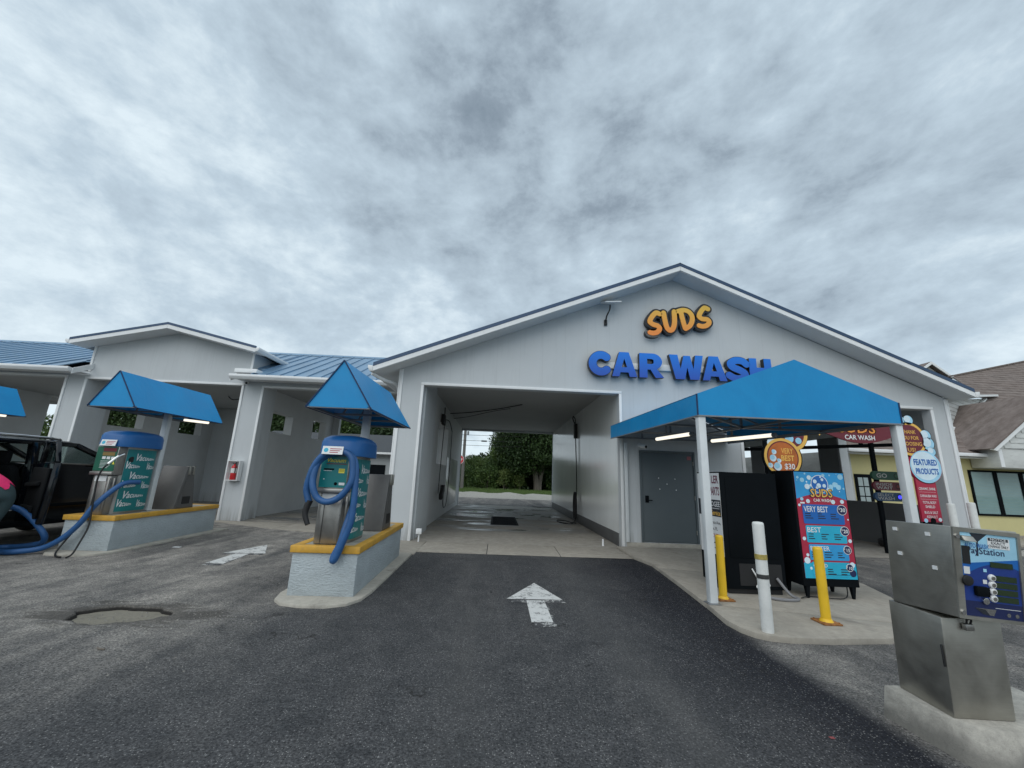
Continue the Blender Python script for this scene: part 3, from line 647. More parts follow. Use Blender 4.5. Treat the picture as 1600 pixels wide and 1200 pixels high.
SUDS = [('S', [([(4.26, 6.11), (4.16, 6.14), (4.05, 6.03), (3.98, 5.88), (4.06, 5.80), (4.19, 5.76), (4.24, 5.68), (4.17, 5.58), (4.06, 5.545), (3.97, 5.56)], .068)]),
        ('U', [([(4.37, 6.15), (4.40, 5.93), (4.44, 5.74), (4.51, 5.65), (4.60, 5.69), (4.66, 5.87), (4.67, 6.20)], .068)]),
        ('D', [([(4.86, 6.17), (4.90, 5.95), (4.95, 5.73)], .066), ([(4.78, 6.22), (4.92, 6.26), (5.06, 6.23), (5.15, 6.12), (5.16, 5.98), (5.09, 5.82), (4.96, 5.72)], .066)]),
        ('S', [([(5.62, 6.33), (5.52, 6.36), (5.41, 6.23), (5.36, 6.10), (5.44, 6.03), (5.58, 6.02), (5.63, 5.94), (5.56, 5.85), (5.44, 5.81), (5.34, 5.83)], .066)])]
for nm, st in SUDS:
    bk = MB(); wall_xz(bk, sdf_loops(st, .055), FY-.16, .13); lo = bk.build('letter_back', M['letterside'], sg)
    fc = MB(); wall_xz(fc, sdf_loops(st, 0), FY-.185, .024); fc.build('letter', M['suds'], lo)
for x in (4.1, 4.55, 5.0, 5.5): MB().cyl((x, FY-.03, 5.9), (x, FY-.001, 5.9), .03, n=8).build('stud', M['letterside'], sg)
cw = thing('block_lettering_sign', 'deep blue block lettering sign on a white raceway above the bay', 'sign', (4.7, FY, 4.3))
MB().box(2.5, 7.1, FY-.075, FY-.003, 4.53, 4.70).build('raceway', M['trim'], cw, .006)
def G_(kind):
    if kind == 'A': return [[(0, 0), (.30, 1), (.68, 1), (1, 0), (.70, 0), (.655, .17), (.335, .17), (.29, 0)], [(.39, .38), (.60, .38), (.495, .74)]]
    if kind == 'R':
        bow = [(.55+.40*math.cos(a), .665+.335*math.sin(a)) for a in np.linspace(math.pi/2, -math.pi/2*.72, 12)]
        return [[(0, 0), (.02, 1), (.55, 1)]+bow[1:]+[(1.0, .02), (.66, .0), (.46, .33), (.33, .33), (.33, 0)], [(.33, .56), (.33, .77), (.52, .77), (.60, .73), (.60, .60), (.52, .56)]]
    if kind == 'W': return [[(0, 1), (.25, 1), (.325, .42), (.43, .97), (.62, .97), (.70, .42), (.775, 1), (1, 1), (.855, 0), (.59, 0), (.52, .50), (.44, 0), (.17, 0)]]
    if kind == 'H': return [[(0, 0), (.02, 1), (.34, 1), (.335, .62), (.67, .62), (.665, 1), (.98, 1), (1, 0), (.66, 0), (.66, .36), (.335, .36), (.34, 0)]]
for kd, x0, x1 in (('C', 2.28, 2.90), ('A', 2.90, 3.57), ('R', 3.63, 4.28), ('W', 4.44, 5.36), ('A', 5.32, 5.98), ('S', 5.98, 6.60), ('H', 6.60, 7.22)):
    z0, z1 = 4.28, 4.95; w = x1-x0; h = z1-z0
    if kd == 'C':
        cxm, czm = x0+w*.53, z0+h/2; pts = [(cxm+(w*.53-.105)*math.cos(a), czm+(h/2-.105)*math.sin(a)) for a in np.linspace(math.radians(48), math.radians(312), 14)]
        lps = sdf_loops([(pts, .105)], 0, .012, lambda X, Z: X-(x1-.02)); lpb = sdf_loops([(pts, .105)], .012, .012, lambda X, Z: X-(x1-.02))
    elif kd == 'S':
        pts = [(x0+w*a, z0+h*b) for a, b in ((.88, .74), (.70, .865), (.40, .87), (.19, .74), (.28, .59), (.62, .46), (.80, .32), (.68, .15), (.36, .13), (.10, .25))]
        lps = sdf_loops([(pts, .095)], 0); lpb = sdf_loops([(pts, .095)], .012)
    else:
        lps = [[(x0+w*a, z0+h*b) for a, b in l_] for l_ in G_(kd)]; lpb = lps
    bk = MB(); wall_xz(bk, lpb, FY-.215, .137); lo = bk.build('letter_back', M['letterside'], cw)
    fc = MB(); wall_xz(fc, lps, FY-.224, .006); fc.build('letter', M['carwash'], lo)
# flat antenna on its mast under the rake
an = thing('flat_antenna', 'flat pale panel antenna on a bent black mast below the rake', 'antenna', (2.82, FY, 5.8))
MB().tube([(2.80, FY-.02, 5.82), (2.80, FY-.14, 5.98), (2.86, FY-.24, 6.14), (2.87, FY-.26, 6.27)], .020, 8, 4).build('mast', M['black'], an, smooth=True)
MB().box(2.76, 2.84, FY-.05, FY-.002, 5.76, 5.92).build('bracket', M['black'], an, .005)
MB().hexa([(2.70, FY-.42, 6.27), (3.14, FY-.42, 6.30), (3.14, FY-.42, 6.33), (2.70, FY-.42, 6.30), (2.62, FY-.10, 6.38), (3.06, FY-.10, 6.41), (3.06, FY-.10, 6.44), (2.62, FY-.10, 6.41)]).build('panel', M['white'], an, .006)
# small cameras
def camera_unit(loc, label, out=(0, -1)):
    t = thing('security_camera', label, 'camera', loc, 'small security cameras on the walls'); x, y, z = loc
    MB().cyl((x, y, z), (x, y-.03, z), .05, n=14).build('base', M['white'], t, .004)
    MB().tube([(x, y-.03, z), (x+.03, y-.08, z-.02), (x+.06, y-.12, z-.03)], .02, 8).build('arm', M['white'], t, smooth=True)
    b = MB().cyl((x+.02, y-.08, z-.03), (x+.10, y-.21, z-.05), .05, .05, 14).build('housing', M['white'], t, .01)
    MB().cyl((x+.10, y-.211, z-.05), (x+.105, y-.22, z-.051), .036, n=12).build('lens', M['black'], b)
camera_unit((3.63, FY-.002, 2.52), 'small white bullet camera on the wall above the slate grey door')
camera_unit((-8.15, 12.898, 4.22), 'small camera under the eave at the right of the left gable')
# ------------------------------------------------------------------ left wing of self serve bays
WY = 12.9
Wg = thing('self_serve_bay_wing', 'low light grey wing of open self serve bays with blue standing seam roof', 'building', (-10, WY, 0))
GZ, GP, GC = 5.24, 5.86, -10.61
outer = [(-26, 0), (-24.2, 0), (-24.2, 4.1), (-19.3, 4.1), (-19.3, 0), (-18.6, 0), (-18.6, 4.15), (-13.80, 4.15), (-13.80, 0), (-13.12, 0), (-13.12, 4.12), (-8.29, 4.12), (-8.29, 0), (-7.59, 0), (-7.59, 4.08), (-2.95, 4.08), (-2.95, 0), (-2.67, 0), (-2.67, 4.36), (-8.06, 4.36), (-8.06, GZ), (GC, GP), (-13.16, GZ), (-13.16, 4.36), (-26, 4.36)]
wall_xz(MB(), [outer], WY, .22).build('front_wall', M['wall'], Wg)
b2 = [(x, z) for x, z in outer if z < 4.3]
b2 = [(-26, 0), (-24.2, 0), (-24.2, 4.1), (-19.3, 4.1), (-19.3, 0), (-18.6, 0), (-18.6, 4.1), (-13.80, 4.1), (-13.80, 0), (-12.0, 0), (-12.0, 4.1), (-8.29, 4.1), (-8.29, 0), (-7.55, 0), (-7.55, 4.1), (-2.95, 4.1), (-2.95, 0), (-2.67, 0), (-2.67, 4.36), (-26, 4.36)]
wall_xz(MB(), [b2], 19.2, .22).build('back_wall', M['wall'], Wg)
for xc in (-7.99, -13.46, -18.95, -24.5):
    # pillar behind each pier, then the partition with its openings
    MB().box(xc-.30, xc+.34, WY+.222, 13.75, .011, 4.2).build('pier', M['wall'], Wg)
    mb = MB(); x0, x1 = xc-.15, xc+.15
    o1, o2 = (14.1, 15.5), (17.2, 18.5); zb, zt = 2.80, 3.50
    if xc < -18: o2 = (17.25, 18.8); 
    mb.box(x0, x1, 13.752, o1[0], .011, 4.2).box(x0, x1, o1[0], o1[1], .011, zb).box(x0, x1, o1[0], o1[1], zt, 4.2)
    zb2, zt2 = (2.0, 4.18) if xc < -18 else (2.85, 3.65)
    mb.box(x0, x1, o1[1], o2[0], .011, 4.2).box(x0, x1, o2[0], o2[1], .011, zb2).box(x0, x1, o2[0], o2[1], zt2, 4.2).box(x0, x1, o2[1], 19.198, .011, 4.2)
    mb.build('partition', M['inner'], Wg)
MB().box(-26, -2.67, WY+.222, 19.198, 4.201, 4.24).build('ceiling', M['ceil'], Wg)
def wtrim(x0, x1, z0, z1): return MB().box(x0, x1, WY-.03, WY-.002, z0, z1).build('trim', M['trim'], Wg, .004)
for a, b, zt in ((-24.2, -19.3, 4.1), (-18.6, -13.80, 4.15), (-13.12, -8.29, 4.12), (-7.59, -2.95, 4.08)):
    wtrim(a-.07, a, 0, zt); wtrim(b, b+.07, 0, zt); wtrim(a-.07, b+.07, zt+.003, zt+.07)
wtrim(-13.162, -13.09, 4.37, GZ-.02); wtrim(-8.13, -8.058, 4.37, GZ-.02)
# main slope, one standing seam panel at a time
y0, z0, y1, z1 = 12.30, 4.36, 16.0, 6.10
xs_ = np.sort(np.concatenate([np.arange(-26.2, 0.4, .42), [-13.17, -8.05]]))
xs_ = xs_[np.concatenate([[True], np.diff(xs_) > .05])]
for a, b in zip(xs_[:-1], xs_[1:]):
    ys0, zs0 = y0, z0
    if b > -13.2 and a < -8.02: ys0 = WY+.24; zs0 = z0+(z1-z0)*(ys0-y0)/(y1-y0)
    mb = MB(); mb.prism([(a+.002, ys0, zs0), (a+.002, y1, z1), (a+.002, y1, z1-.03), (a+.002, ys0, zs0-.03)], (b-a-.004, 0, 0))
    mb.prism([(a+.002, ys0, zs0+.035), (a+.002, y1, z1+.035), (a+.002, y1, z1+.001), (a+.002, ys0, zs0+.001)], (.03, 0, 0))
    mb.build('roof_panel', M['roofblue'], Wg)
mb = MB(); mb.prism([(-26.2, y1+.005, z1), (-26.2, 19.8, z0), (-26.2, 19.8, z0-.03), (-26.2, y1+.005, z1-.03)], (26.6, 0, 0)); mb.build('back_slope', M['roofblue'], Wg)
MB().prism([(-26.2, 15.86, 6.05), (-26.2, 16.0, 6.16), (-26.2, 16.14, 6.05), (-26.2, 16.0, 6.12)], (26.6, 0, 0)).build('ridge_cap', M['roofblue'], Wg)
for a, b in ((-26.2, -13.06), (-8.30, -3.4)):
    g = MB(); g.prism([(a, y0-.005, 4.33), (a, y0-.125, 4.345), (a, y0-.125, 4.28), (a, y0-.07, 4.20), (a, y0-.005, 4.20)], (b-a, 0, 0)); g.build('gutter', M['trim'], Wg, .004)
    MB().box(a, b, y0, WY-.033, 4.26, 4.285).build('soffit', M['soffit'], Wg)
    xe = b if b < -10 else a
    MB().prism([(xe, y0, 4.32), (xe, WY-.004, 4.62), (xe, WY-.004, 4.44), (xe, y0, 4.15)], (.03 if b < -10 else -.03, 0, 0)).build('end_board', M['trim'], Wg)
MB().box(-8.28, -7.6, 12.36, 12.86, 4.44, 4.56).build('return_flashing', M['trim'], Wg, .004)
# the cross gable
GE, GEZ, GPZ, GY0, GY1 = 2.85, 5.27, 5.92, 12.38, 17.2
for sgn in (-1, 1):
    xe = GC+sgn*GE
    n_ = 11; ya = np.linspace(GY0, GY1, n_+1)
    for i in range(n_):
        mb = MB(); mb.prism([(GC+sgn*.004, ya[i]+.002, GPZ), (xe, ya[i]+.002, GEZ), (xe, ya[i]+.002, GEZ-.03), (GC+sgn*.004, ya[i]+.002, GPZ-.03)], (0, ya[i+1]-ya[i]-.004, 0))
        mb.prism([(GC+sgn*.004, ya[i]+.002, GPZ+.035), (xe, ya[i]+.002, GEZ+.035), (xe, ya[i]+.002, GEZ+.001), (GC+sgn*.004, ya[i]+.002, GPZ+.001)], (0, .03, 0))
        mb.build('roof_panel', M['roofblue'], Wg)
    MB().prism([(GC+sgn*.003, GY0-.03, GPZ+.04), (xe, GY0-.03, GEZ+.04), (xe, GY0-.03, GEZ-.035), (GC+sgn*.003, GY0-.03, GPZ-.035)], (0, .027, 0)).build('rake_edge', M['roofedge'], Wg)
    MB().prism([(GC+sgn*.003, GY0-.022, GPZ-.037), (xe, GY0-.022, GEZ-.037), (xe, GY0-.022, GEZ-.16), (GC+sgn*.003, GY0-.022, GPZ-.16)], (0, .024, 0)).build('fascia', M['trim'], Wg)
    MB().prism([(GC+sgn*.003, GY0+.004, GPZ-.13), (xe, GY0+.004, GEZ-.13), (xe, GY0+.004, GEZ-.15), (GC+sgn*.003, GY0+.004, GPZ-.15)], (0, WY-GY0-.006, 0)).build('soffit', M['soffit'], Wg)
    gx = xe+sgn*.004
    MB().prism([(gx, GY0-.03, GEZ-.02), (gx+sgn*.11, GY0-.03, GEZ-.01), (gx+sgn*.11, GY0-.03, GEZ-.07), (gx+sgn*.06, GY0-.03, GEZ-.14), (gx, GY0-.03, GEZ-.14)], (0, 2.2, 0)).build('gutter', M['trim'], Wg, .004)
    xw = GC+sgn*2.552
    MB().prism([(xw, WY+.002, 4.3), (xw, 14.5, 5.0), (xw, 15.2, GZ-.02), (xw, WY+.002, GZ-.02)], (sgn*-.12, 0, 0)).build('cheek_wall', M['wall'], Wg)
# ceiling pipes and booms in the bays
def boom(pts, label, r=.018):
    mb = MB(); mb.tube(pts, r, 8, 4); return tag(mb.build('ceiling_boom', M['black'], smooth=True), label, 'pipe', 'swinging booms under the bay ceilings')
boom([(-10.4, 15.5, 4.18), (-10.0, 15.2, 4.02), (-9.0, 14.4, 3.98), (-8.5, 13.9, 3.93)], 'black boom under the ceiling of the bay beneath the left gable')
boom([(-10.2, 16.1, 4.16), (-9.6, 15.6, 3.90), (-8.9, 14.8, 3.86), (-8.4, 14.3, 3.97)], 'black lower hose loop under the ceiling of the bay beneath the left gable')
boom([(-2.0, 16.2, 4.0), (-1.2, 16.0, 4.05), (0, 15.2, 4.12), (.8, 14.5, 4.19)], 'thin dark boom under the ceiling of the open wash bay')
boom([(-2.05, 18.0, 4.05), (-1.4, 17.3, 4.05), (-.3, 16.0, 4.13), (.4, 15.5, 4.19)], 'second thin boom further back in the open wash bay', .012)

# ------------------------------------------------------------------ big blue awning over the walk
AY = 5.72
A = thing('blue_awning', 'big bright blue gabled fabric awning on pale posts before the steel door', 'awning', (4.55, 8, 0))
ax0, ax1, az, azt, apx, apz, by = 2.885, 5.95, 2.585, 2.90, 4.43, 3.50, FY-.045; RUP = .085
fb = MB(); fb.prism([(ax0, AY, az), (ax1, AY, az), (ax1, AY, azt), (apx, AY, apz), (ax0, AY, azt)], (0, .012, 0)); fb.build('front_panel', M['awning'], A)
for sgn, xe in ((-1, ax0), (1, ax1)):
    MB().prism([(xe, AY+.014, az), (xe, by, az+RUP), (xe, by, azt+RUP-.004), (xe, AY+.014, azt-.004)], (-sgn*.012, 0, 0)).build('side_valance', M['awning'], A)
    MB().prism([(apx+sgn*.002, AY+.014, apz), (xe, AY+.014, azt), (xe, AY+.014, azt-.012), (apx+sgn*.002, AY+.014, apz-.012)], (0, by-AY-.014, RUP)).build('roof_panel', M['awning'], A)
    MB().box(xe-.012, xe+.012, AY-.006, AY-.001, az, azt).build('seam', M['awning_seam'], A)
fr = MB(); q = .035
for y in (AY+.05, 7.2, 8.75, by-.06):
    az, azt, apz = 2.585+RUP*(y-AY)/4.6, 2.90+RUP*(y-AY)/4.6, 3.50+RUP*(y-AY)/4.6
    fr.bar((ax0+.05, y, az+.02), (ax1-.05, y, az+.02), q, q)
    fr.bar((ax0+.05, y, azt-.06), (apx, y, apz-.07), q, q); fr.bar((ax1-.05, y, azt-.06), (apx, y, apz-.07), q, q)
    fr.bar((apx, y, az+.03), (apx, y, apz-.08), q, q)
    for x in (ax0+.8, ax1-.8): fr.bar((x, y, az+.03), (x, y, azt+.14), q, q)
az, azt, apz = 2.585, 2.90, 3.50
for x in (ax0+.04, ax1-.04, apx): fr.bar((x, AY+.05, az+.02), (x, by-.06, az+RUP+.02), q, q)
for x in (ax0+.8, ax1-.8): fr.bar((x, AY+.05, azt+.13), (x, by-.06, azt+.13), q, q)
fr.bar((ax0+.05, AY+.1, az+.06), (apx, 7.2, az+.06), q, q); fr.bar((ax1-.05, AY+.1, az+.06), (apx, 7.2, az+.06), q, q)
fr.build('frame', M['frame'], A)
MB().bar((ax0, AY-.008, az-.012), (ax1, AY-.008, az-.012), .02, .02).bar((ax0, AY, az-.012), (ax0, by, az+RUP-.012), .02, .02).bar((ax1, AY, az-.012), (ax1, by, az+RUP-.012), .02, .02).build('edge_tube', M['frame'], A)
for x in (ax0+.06, ax1-.05):
    po = MB().box(x-.052, x+.052, AY+.0, AY+.104, .072, az-.02).build('post', M['post'], A, .006)
    MB().box(x-.085, x+.085, AY-.03, AY+.135, .062, .070).build('base_plate', M['frame'], po, .002)
MB().box(3.22, 3.30, FY-.075, FY-.036, .16, az-.02).build('wall_post', M['post'], A, .004)
for (x0, y0, x1, y1) in ((3.45, 8.8, 3.66, 7.5), (4.62, 8.7, 5.02, 7.15)):
    t = thing('tube_light', 'lit tube light under the blue awning, '+('the one nearer the steel door' if x0 < 4 else 'the one nearer the price board'), 'light', ((x0+x1)/2, (y0+y1)/2, 2.52), 'lit tube lights under the awnings')
    a_, b_ = Vector((x0, y0, 2.525)), Vector((x1, y1, 2.525)); d_ = (b_-a_).normalized()*.06
    MB().cyl(a_+d_, b_-d_, .035, n=12).build('tube', M['lamp'], t, smooth=True)
    for p_, q_ in ((a_, a_+d_), (b_-d_, b_)): MB().cyl(p_, q_, .04, n=12).build('end_cap', M['frame'], t)

# ------------------------------------------------------------------ vacuum islands
def island_pedestal(ox, oy, rot, L, label, skew=0):
    t = thing('vacuum_pedestal', label, 'pedestal', (ox, oy, 0), 'low stucco pedestals under the vacuums'); h = .415
    b = MB(); b.prism([(ox-h, oy, .03), (ox+h, oy, .03), (ox+h, oy+L, .03), (ox-h, oy+L, .03)], (0, 0, .515)); b.build('stucco_body', M['stucco'], t, .012)
    e = MB(); w = .09; o = .028
    e.box(ox-h-o, ox+h+o, oy-o, oy+w, .547, .635).box(ox-h-o, ox-h+w, oy+w+.001, oy+L-w, .547, .635).box(ox+h-w, ox+h+o, oy+w+.001, oy+L-w, .547, .635).box(ox-h-o, ox+h+o, oy+L-w+.001, oy+L+o, .547, .635)
    e.build('yellow_edging', M['yellowcap'], t, .010)
    MB().box(ox-h+w+.001, ox+h-w-.001, oy+w+.002, oy+L-w-.001, .55, .628).build('concrete_top', M['conc_ped'], t)
    s = MB(); pts = [(-.60, L+.3), (-.56, .15), (-.50, -.12), (-.36, -.28), (-.1, -.36), (.2, -.36), (.42, -.25), (.53, -.05), (.57, .3), (.62, L+.3)]
    s.prism([(ox+x, oy+y, -.05) for x, y in reversed(pts)], (0, 0, .085)); s.build('kerb_slab', M['conc_ped'], t, .02)
    t.rotation_euler[2] = rot; return t
def vacuum(ox, oy, rot, kind, label):
    t = thing('vacuum_station', label, 'vacuum', (ox, oy, .63), 'coin vacuum stations on the islands'); z = .632
    X = lambda a: ox+a
    Y = lambda a: oy+a
    # rounded rear body wrapped in printed film
    by0, by1, bx = .62, .98, .23
    prof = []
    for a in np.linspace(0, 360, 33)[:-1]:
        a = math.radians(a); c_, s_ = math.cos(a), math.sin(a); sg_ = lambda q: (1 if q >= 0 else -1)
        prof.append((bx*sg_(c_)*abs(c_)**.6, .62+.40*sg_(s_)*abs(s_)**.6))
    MB().prism([(X(x-.02), Y(y), z) for x, y in prof], (0, 0, 1.17)).build('body', M['steel'], t, smooth=True, angle=40)
    # film panel on each side
    for sgn in (1, -1):
        f = MB(); arc = [(x, y) for x, y in prof if x*sgn > .12]; arc.sort(key=lambda q: q[1]); arc = [a_ for a_ in arc if .24 < a_[1] < 1.0]
        n_ = len(arc); vs = []
        for zz_ in (z+.04, z+1.13):
            vs += [(X(x-.02+sgn*.006), Y(y), zz_) for x, y in arc]
        f.add(vs, [(i, i+1, i+1+n_, i+n_) for i in range(n_-1)], 0)
        ya, yb = arc[0][1], arc[-1][1]
        def surf(u, v):       # u runs along the panel
            yy_ = ya+(yb-ya)*u; k_ = 0
            while k_ < n_-2 and arc[k_+1][1] < yy_: k_ += 1
            f_ = (yy_-arc[k_][1])/max(1e-6, arc[k_+1][1]-arc[k_][1]); xx_ = arc[k_][0]+(arc[k_+1][0]-arc[k_][0])*f_
            return (X(xx_-.02+sgn*.010), Y(yy_), z+.04+1.09*v)
        tv, tf = text2d('Vacuum', .02, .35); lo_, hi_ = tv.min(0), tv.max(0); q_ = (tv-lo_)/(hi_-lo_)
        for r_i, (u0, v0, su) in enumerate(((.22, .80, .62), (.02, .67, .36), (.62, .66, .36), (.15, .50, .62), (.02, .36, .36), (.58, .34, .40), (.10, .19, .62), (.02, .06, .36), (.56, .04, .40))):
            pts_ = []
            for a_, b_ in q_:
                u_i = a_ if sgn > 0 else a_
                uu = u0+su*u_i; vv = v0+.012+(.125*(1-.72*a_)*b_+.02*a_)
                uu = min(max(uu, 0), 1); uu = uu if sgn > 0 else 1-uu
                pts_.append(surf(uu, min(vv, .99)))
            f.add(pts_, tf, 1)
        f.build('graphic_film', [M['teal'], M['white']], t, recalc=False)
    # moulded blue hood
    hp = []
    for a in np.linspace(0, 360, 41)[:-1]:
        a = math.radians(a); c_, s_ = math.cos(a), math.sin(a); sg_ = lambda q: (1 if q >= 0 else -1)
        hp.append((.325*sg_(c_)*abs(c_)**.6-.03, .56+.52*sg_(s_)*abs(s_)**.6))
    hb = MB(); L_ = len(hp); rings = [(1.0, z+1.165), (1.005, z+1.19), (.99, z+1.35), (.94, z+1.40), (.76, z+1.445), (.40, z+1.465)]; vs = []
    for k_, zz_ in rings: vs += [(X(-.03+(x+.03)*k_), Y(.56+(y-.56)*k_), zz_) for x, y in hp]
    fs = [tuple(reversed(range(L_))), tuple(range((len(rings)-1)*L_, len(rings)*L_))]
    for i in range(len(rings)-1):
        for j in range(L_): fs.append((i*L_+j, i*L_+(j+1) % L_, (i+1)*L_+(j+1) % L_, (i+1)*L_+j))
    hb.add(vs, fs).build('hood', M['hood'], t, smooth=True, angle=50)
    # front column: lower chest, upper head, leaning print panel
    MB().box(X(-.22), X(.10), Y(.10), Y(.40), z, z+.66).build('chest', M['steel'], t, .02)
    MB().box(X(-.20), X(-.13), Y(.085), Y(.099), z+.02, z+.62).build('flange', M['steel'], t, .004)
    MB().box(X(.04), X(.09), Y(.085), Y(.099), z+.02, z+.62).build('flange', M['steel'], t, .004)
    MB().box(X(-.25), X(.14), Y(.07), Y(.40), z+.665, z+1.20).build('head', M['steel'], t, .015)
    MB().box(X(-.25), X(.14), Y(.03), Y(.069), z+.665, z+.72).build('ledge', M['steel'], t, .006)
    pn = MB(); F = Frame(pn, (X(-.235), Y(.066), z+.735), (1, 0, 0), (0, 0, 1), (0, -1, 0)); w_, h_ = .36, .42
    F.solid([(0, 0), (w_, 0), (w_, h_), (0, h_)], .006, 0)
    if kind == 'teal':
        F.text('Vacuum', w_*.56, h_*.80, .055, 2, .25, shear=.25, off=.02); F.rect(w_*.2, h_*.735, w_*.95, h_*.76, 3, .003); F.rect(w_*.12, h_*.55, w_*.5, h_*.60, 4, .003); F.rect(w_*.12, h_*.52, w_*.42, h_*.535, 5, .003)
        F.rect(w_*.68, h_*.46, w_*.90, h_*.60, 2, .003); F.rect(w_*.70, h_*.52, w_*.88, h_*.53, 4, .004); F.rect(w_*.70, h_*.56, w_*.88, h_*.57, 4, .004)
        F.disc(w_*.17, h_*.26, .008, 5, .004, 10); F.disc(w_*.62, h_*.12, .022, 4, .004, 14); F.rect(w_*.74, h_*.08, w_*.95, h_*.16, 5, .003)
    else:
        F.rect(w_*.30, h_*.80, w_*.95, h_*.95, 3, .003); F.rect(w_*.30, h_*.63, w_*.90, h_*.77, 6, .003)
        for k_ in range(3): F.rect(w_*(.32+.22*k_), h_*.48, w_*(.49+.22*k_), h_*.59, 5, .003)
        for k_ in range(6): F.rect(w_*.28, h_*(.40-.055*k_), w_*(.78-.05*(k_ % 3)), h_*(.415-.055*k_), 5, .003)
        F.poly([(w_*.86, h_*.28), (w_*.99, h_*.28), (w_*.93, h_*.40)], 2, .003)
    pn.build('print_panel', [M['teal'] if kind == 'teal' else M['green'], M['white'], simple('signal yellow print', (.80, .70, .08), .5), M['maroon'], M['blacksteel'], M['white'], simple('dull brass print', (.26, .17, .05), .5)], t, recalc=False)
    sb = MB(); F = Frame(sb, (X(-.17), Y(.0 if kind != 'teal' else -.15), z+1.17), (1, 0, 0), (0, .25, .97), (0, -1, .25)); F.solid([(0, 0), (.27, 0), (.27, .11), (0, .11)], .008, 0)
    F.disc(.05, .055, .03, 1, .002, 12); F.rect(.10, .07, .25, .08, 2, .002); F.rect(.10, .045, .23, .055, 2, .002); F.rect(.10, .02, .21, .03, 2, .002)
    sb.build('small_plate', [M['white'], M['cyanp'], M['crimson']], t, recalc=False)
    MB().box(X(-.17), X(.03), Y(.083), Y(.098), z+.56, z+.655).build('sticker', M['white'], t)
    MB().cyl((X(.14), Y(.34), z+.95), (X(.20), Y(.34), z+.95), .05, n=14).build('hose_collar', M['black'], t)
    MB().box(X(.142), X(.17), Y(.10), Y(.13), z+.3, z+.62).build('hook', M['steel'], t, .004)
    t.rotation_euler[2] = rot; return t
def mat_box(ox, oy, rot, label):
    t = thing('floor_mat_rack', label, 'mat rack', (ox, oy, .63), 'steel mat racks behind the vacuums'); z = .632; h = .27
    b = MB(); b.prism([(ox-h, oy, z), (ox-h, oy+.62, z), (ox-h, oy+.42, z+.92), (ox-h, oy+.20, z+.92)], (2*h, 0, 0)); b.build('body', M['steel3'], t, .012)
    MB().prism([(ox+h+.002, oy+.07, z+.03), (ox+h+.002, oy+.53, z+.03), (ox+h+.002, oy+.37, z+.80), (ox+h+.002, oy+.25, z+.80)], (.006, 0, 0)).build('side_panel', M['steel3'], t)
    MB().box(ox+h+.009, ox+h+.014, oy+.2, oy+.44, z+.10, z+.26).build('slot', M['black'], t)
    for y in (.235, .36): MB().box(ox+h-.06, ox+h+.03, oy+y, oy+y+.05, z+.74, z+.93).build('clamp', M['steel2'], t, .006)
    t.rotation_euler[2] = rot; return t
def vac_canopy(ox, oy, rot, hw, zb, za, L, label, pz, lit):
    t = thing('vacuum_canopy', label, 'canopy', (ox, oy, 0), 'blue fabric canopies over the vacuums'); y0, y1 = oy-.3, oy-.3+L; ax = ox+.02
    for y, d in ((y0, .012), (y1, -.012)):
        MB().prism([(ax-hw, y, zb), (ax+hw, y, zb), (ax, y, za)], (0, d, 0)).build('end_panel', M['awning'], t)
    for sgn in (-1, 1):
        MB().prism([(ax+sgn*.002, y0+.014, za), (ax+sgn*hw, y0+.014, zb), (ax+sgn*(hw-.014), y0+.014, zb), (ax+sgn*.002, y0+.014, za-.02)], (0, L-.028, 0)).build('slope_panel', M['awning'], t)
        e = MB(); e.bar((ax+sgn*hw, y0-.004, zb), (ax, y0-.004, za), .016, .016, (0, 1, 0)).bar((ax+sgn*hw, y0, zb-.008), (ax+sgn*hw, y1, zb-.008), .016, .016); e.build('piping', M['awning_seam'], t)
    f = MB(); f.bar((ax-hw, y0+.02, zb+.005), (ax+hw, y0+.02, zb+.005), .03, .03).bar((ax-hw, y1-.02, zb+.005), (ax+hw, y1-.02, zb+.005), .03, .03)
    f.bar((ax-hw+.03, y0, zb+.005), (ax-hw+.03, y1, zb+.005), .03, .03).bar((ax+hw-.03, y0, zb+.005), (ax+hw-.03, y1, zb+.005), .03, .03)
    for y in (oy+.5, oy+1.15): f.bar((ax-hw+.03, y, zb+.02), (ax+hw-.03, y, zb+.02), .03, .03).bar((ax-hw*.6, y, zb+.03), (ax, y, za-.05), .025, .025).bar((ax+hw*.6, y, zb+.03), (ax, y, za-.05), .025, .025)
    f.bar((ax, y0+.05, za-.04), (ax, y1-.05, za-.04), .03, .03).bar((ax-.3, y0+.1, zb+.02), (ax, oy+1.15, za-.1), .025, .025).bar((ax+.3, y0+.1, zb+.02), (ax, oy+1.15, za-.1), .025, .025)
    f.build('frame', M['frame'], t)
    MB().box(ax-.15, ax-.04, oy+pz, oy+pz+.11, .634, za-.25).build('post', M['post'], t, .006)
    if lit:
        a, b = (ax+.10, oy+1.30, zb-.03), (ax+.32, oy+1.75, zb-.03)
        MB().bar(a, b, .06, .05).build('tube_lamp', M['lamp'], t, .01)
    t.rotation_euler[2] = rot; return t
R2, R1 = math.radians(1.4), math.radians(2.5)
island_pedestal(-2.175, 5.65, R2, 2.75, 'low grey stucco pedestal with yellow edging beside the open lane, nearest the viewer')
vacuum(-2.175, 5.65, R2, 'teal', 'coin vacuum with teal panel and looped blue hose, nearest the viewer')
mat_box(-2.15, 7.15, R2, 'steel mat rack behind the coin vacuum with the looped hose')
vac_canopy(-2.155, 5.65, R2-math.radians(3), .43, 2.41, 3.06, 2.2, 'small bright blue peaked canopy over the vacuum nearest the open bay', 1.02, False)
P1 = island_pedestal(-7.31, 7.9, R1, 2.95, 'low grey stucco pedestal with yellow edging beside the black car')
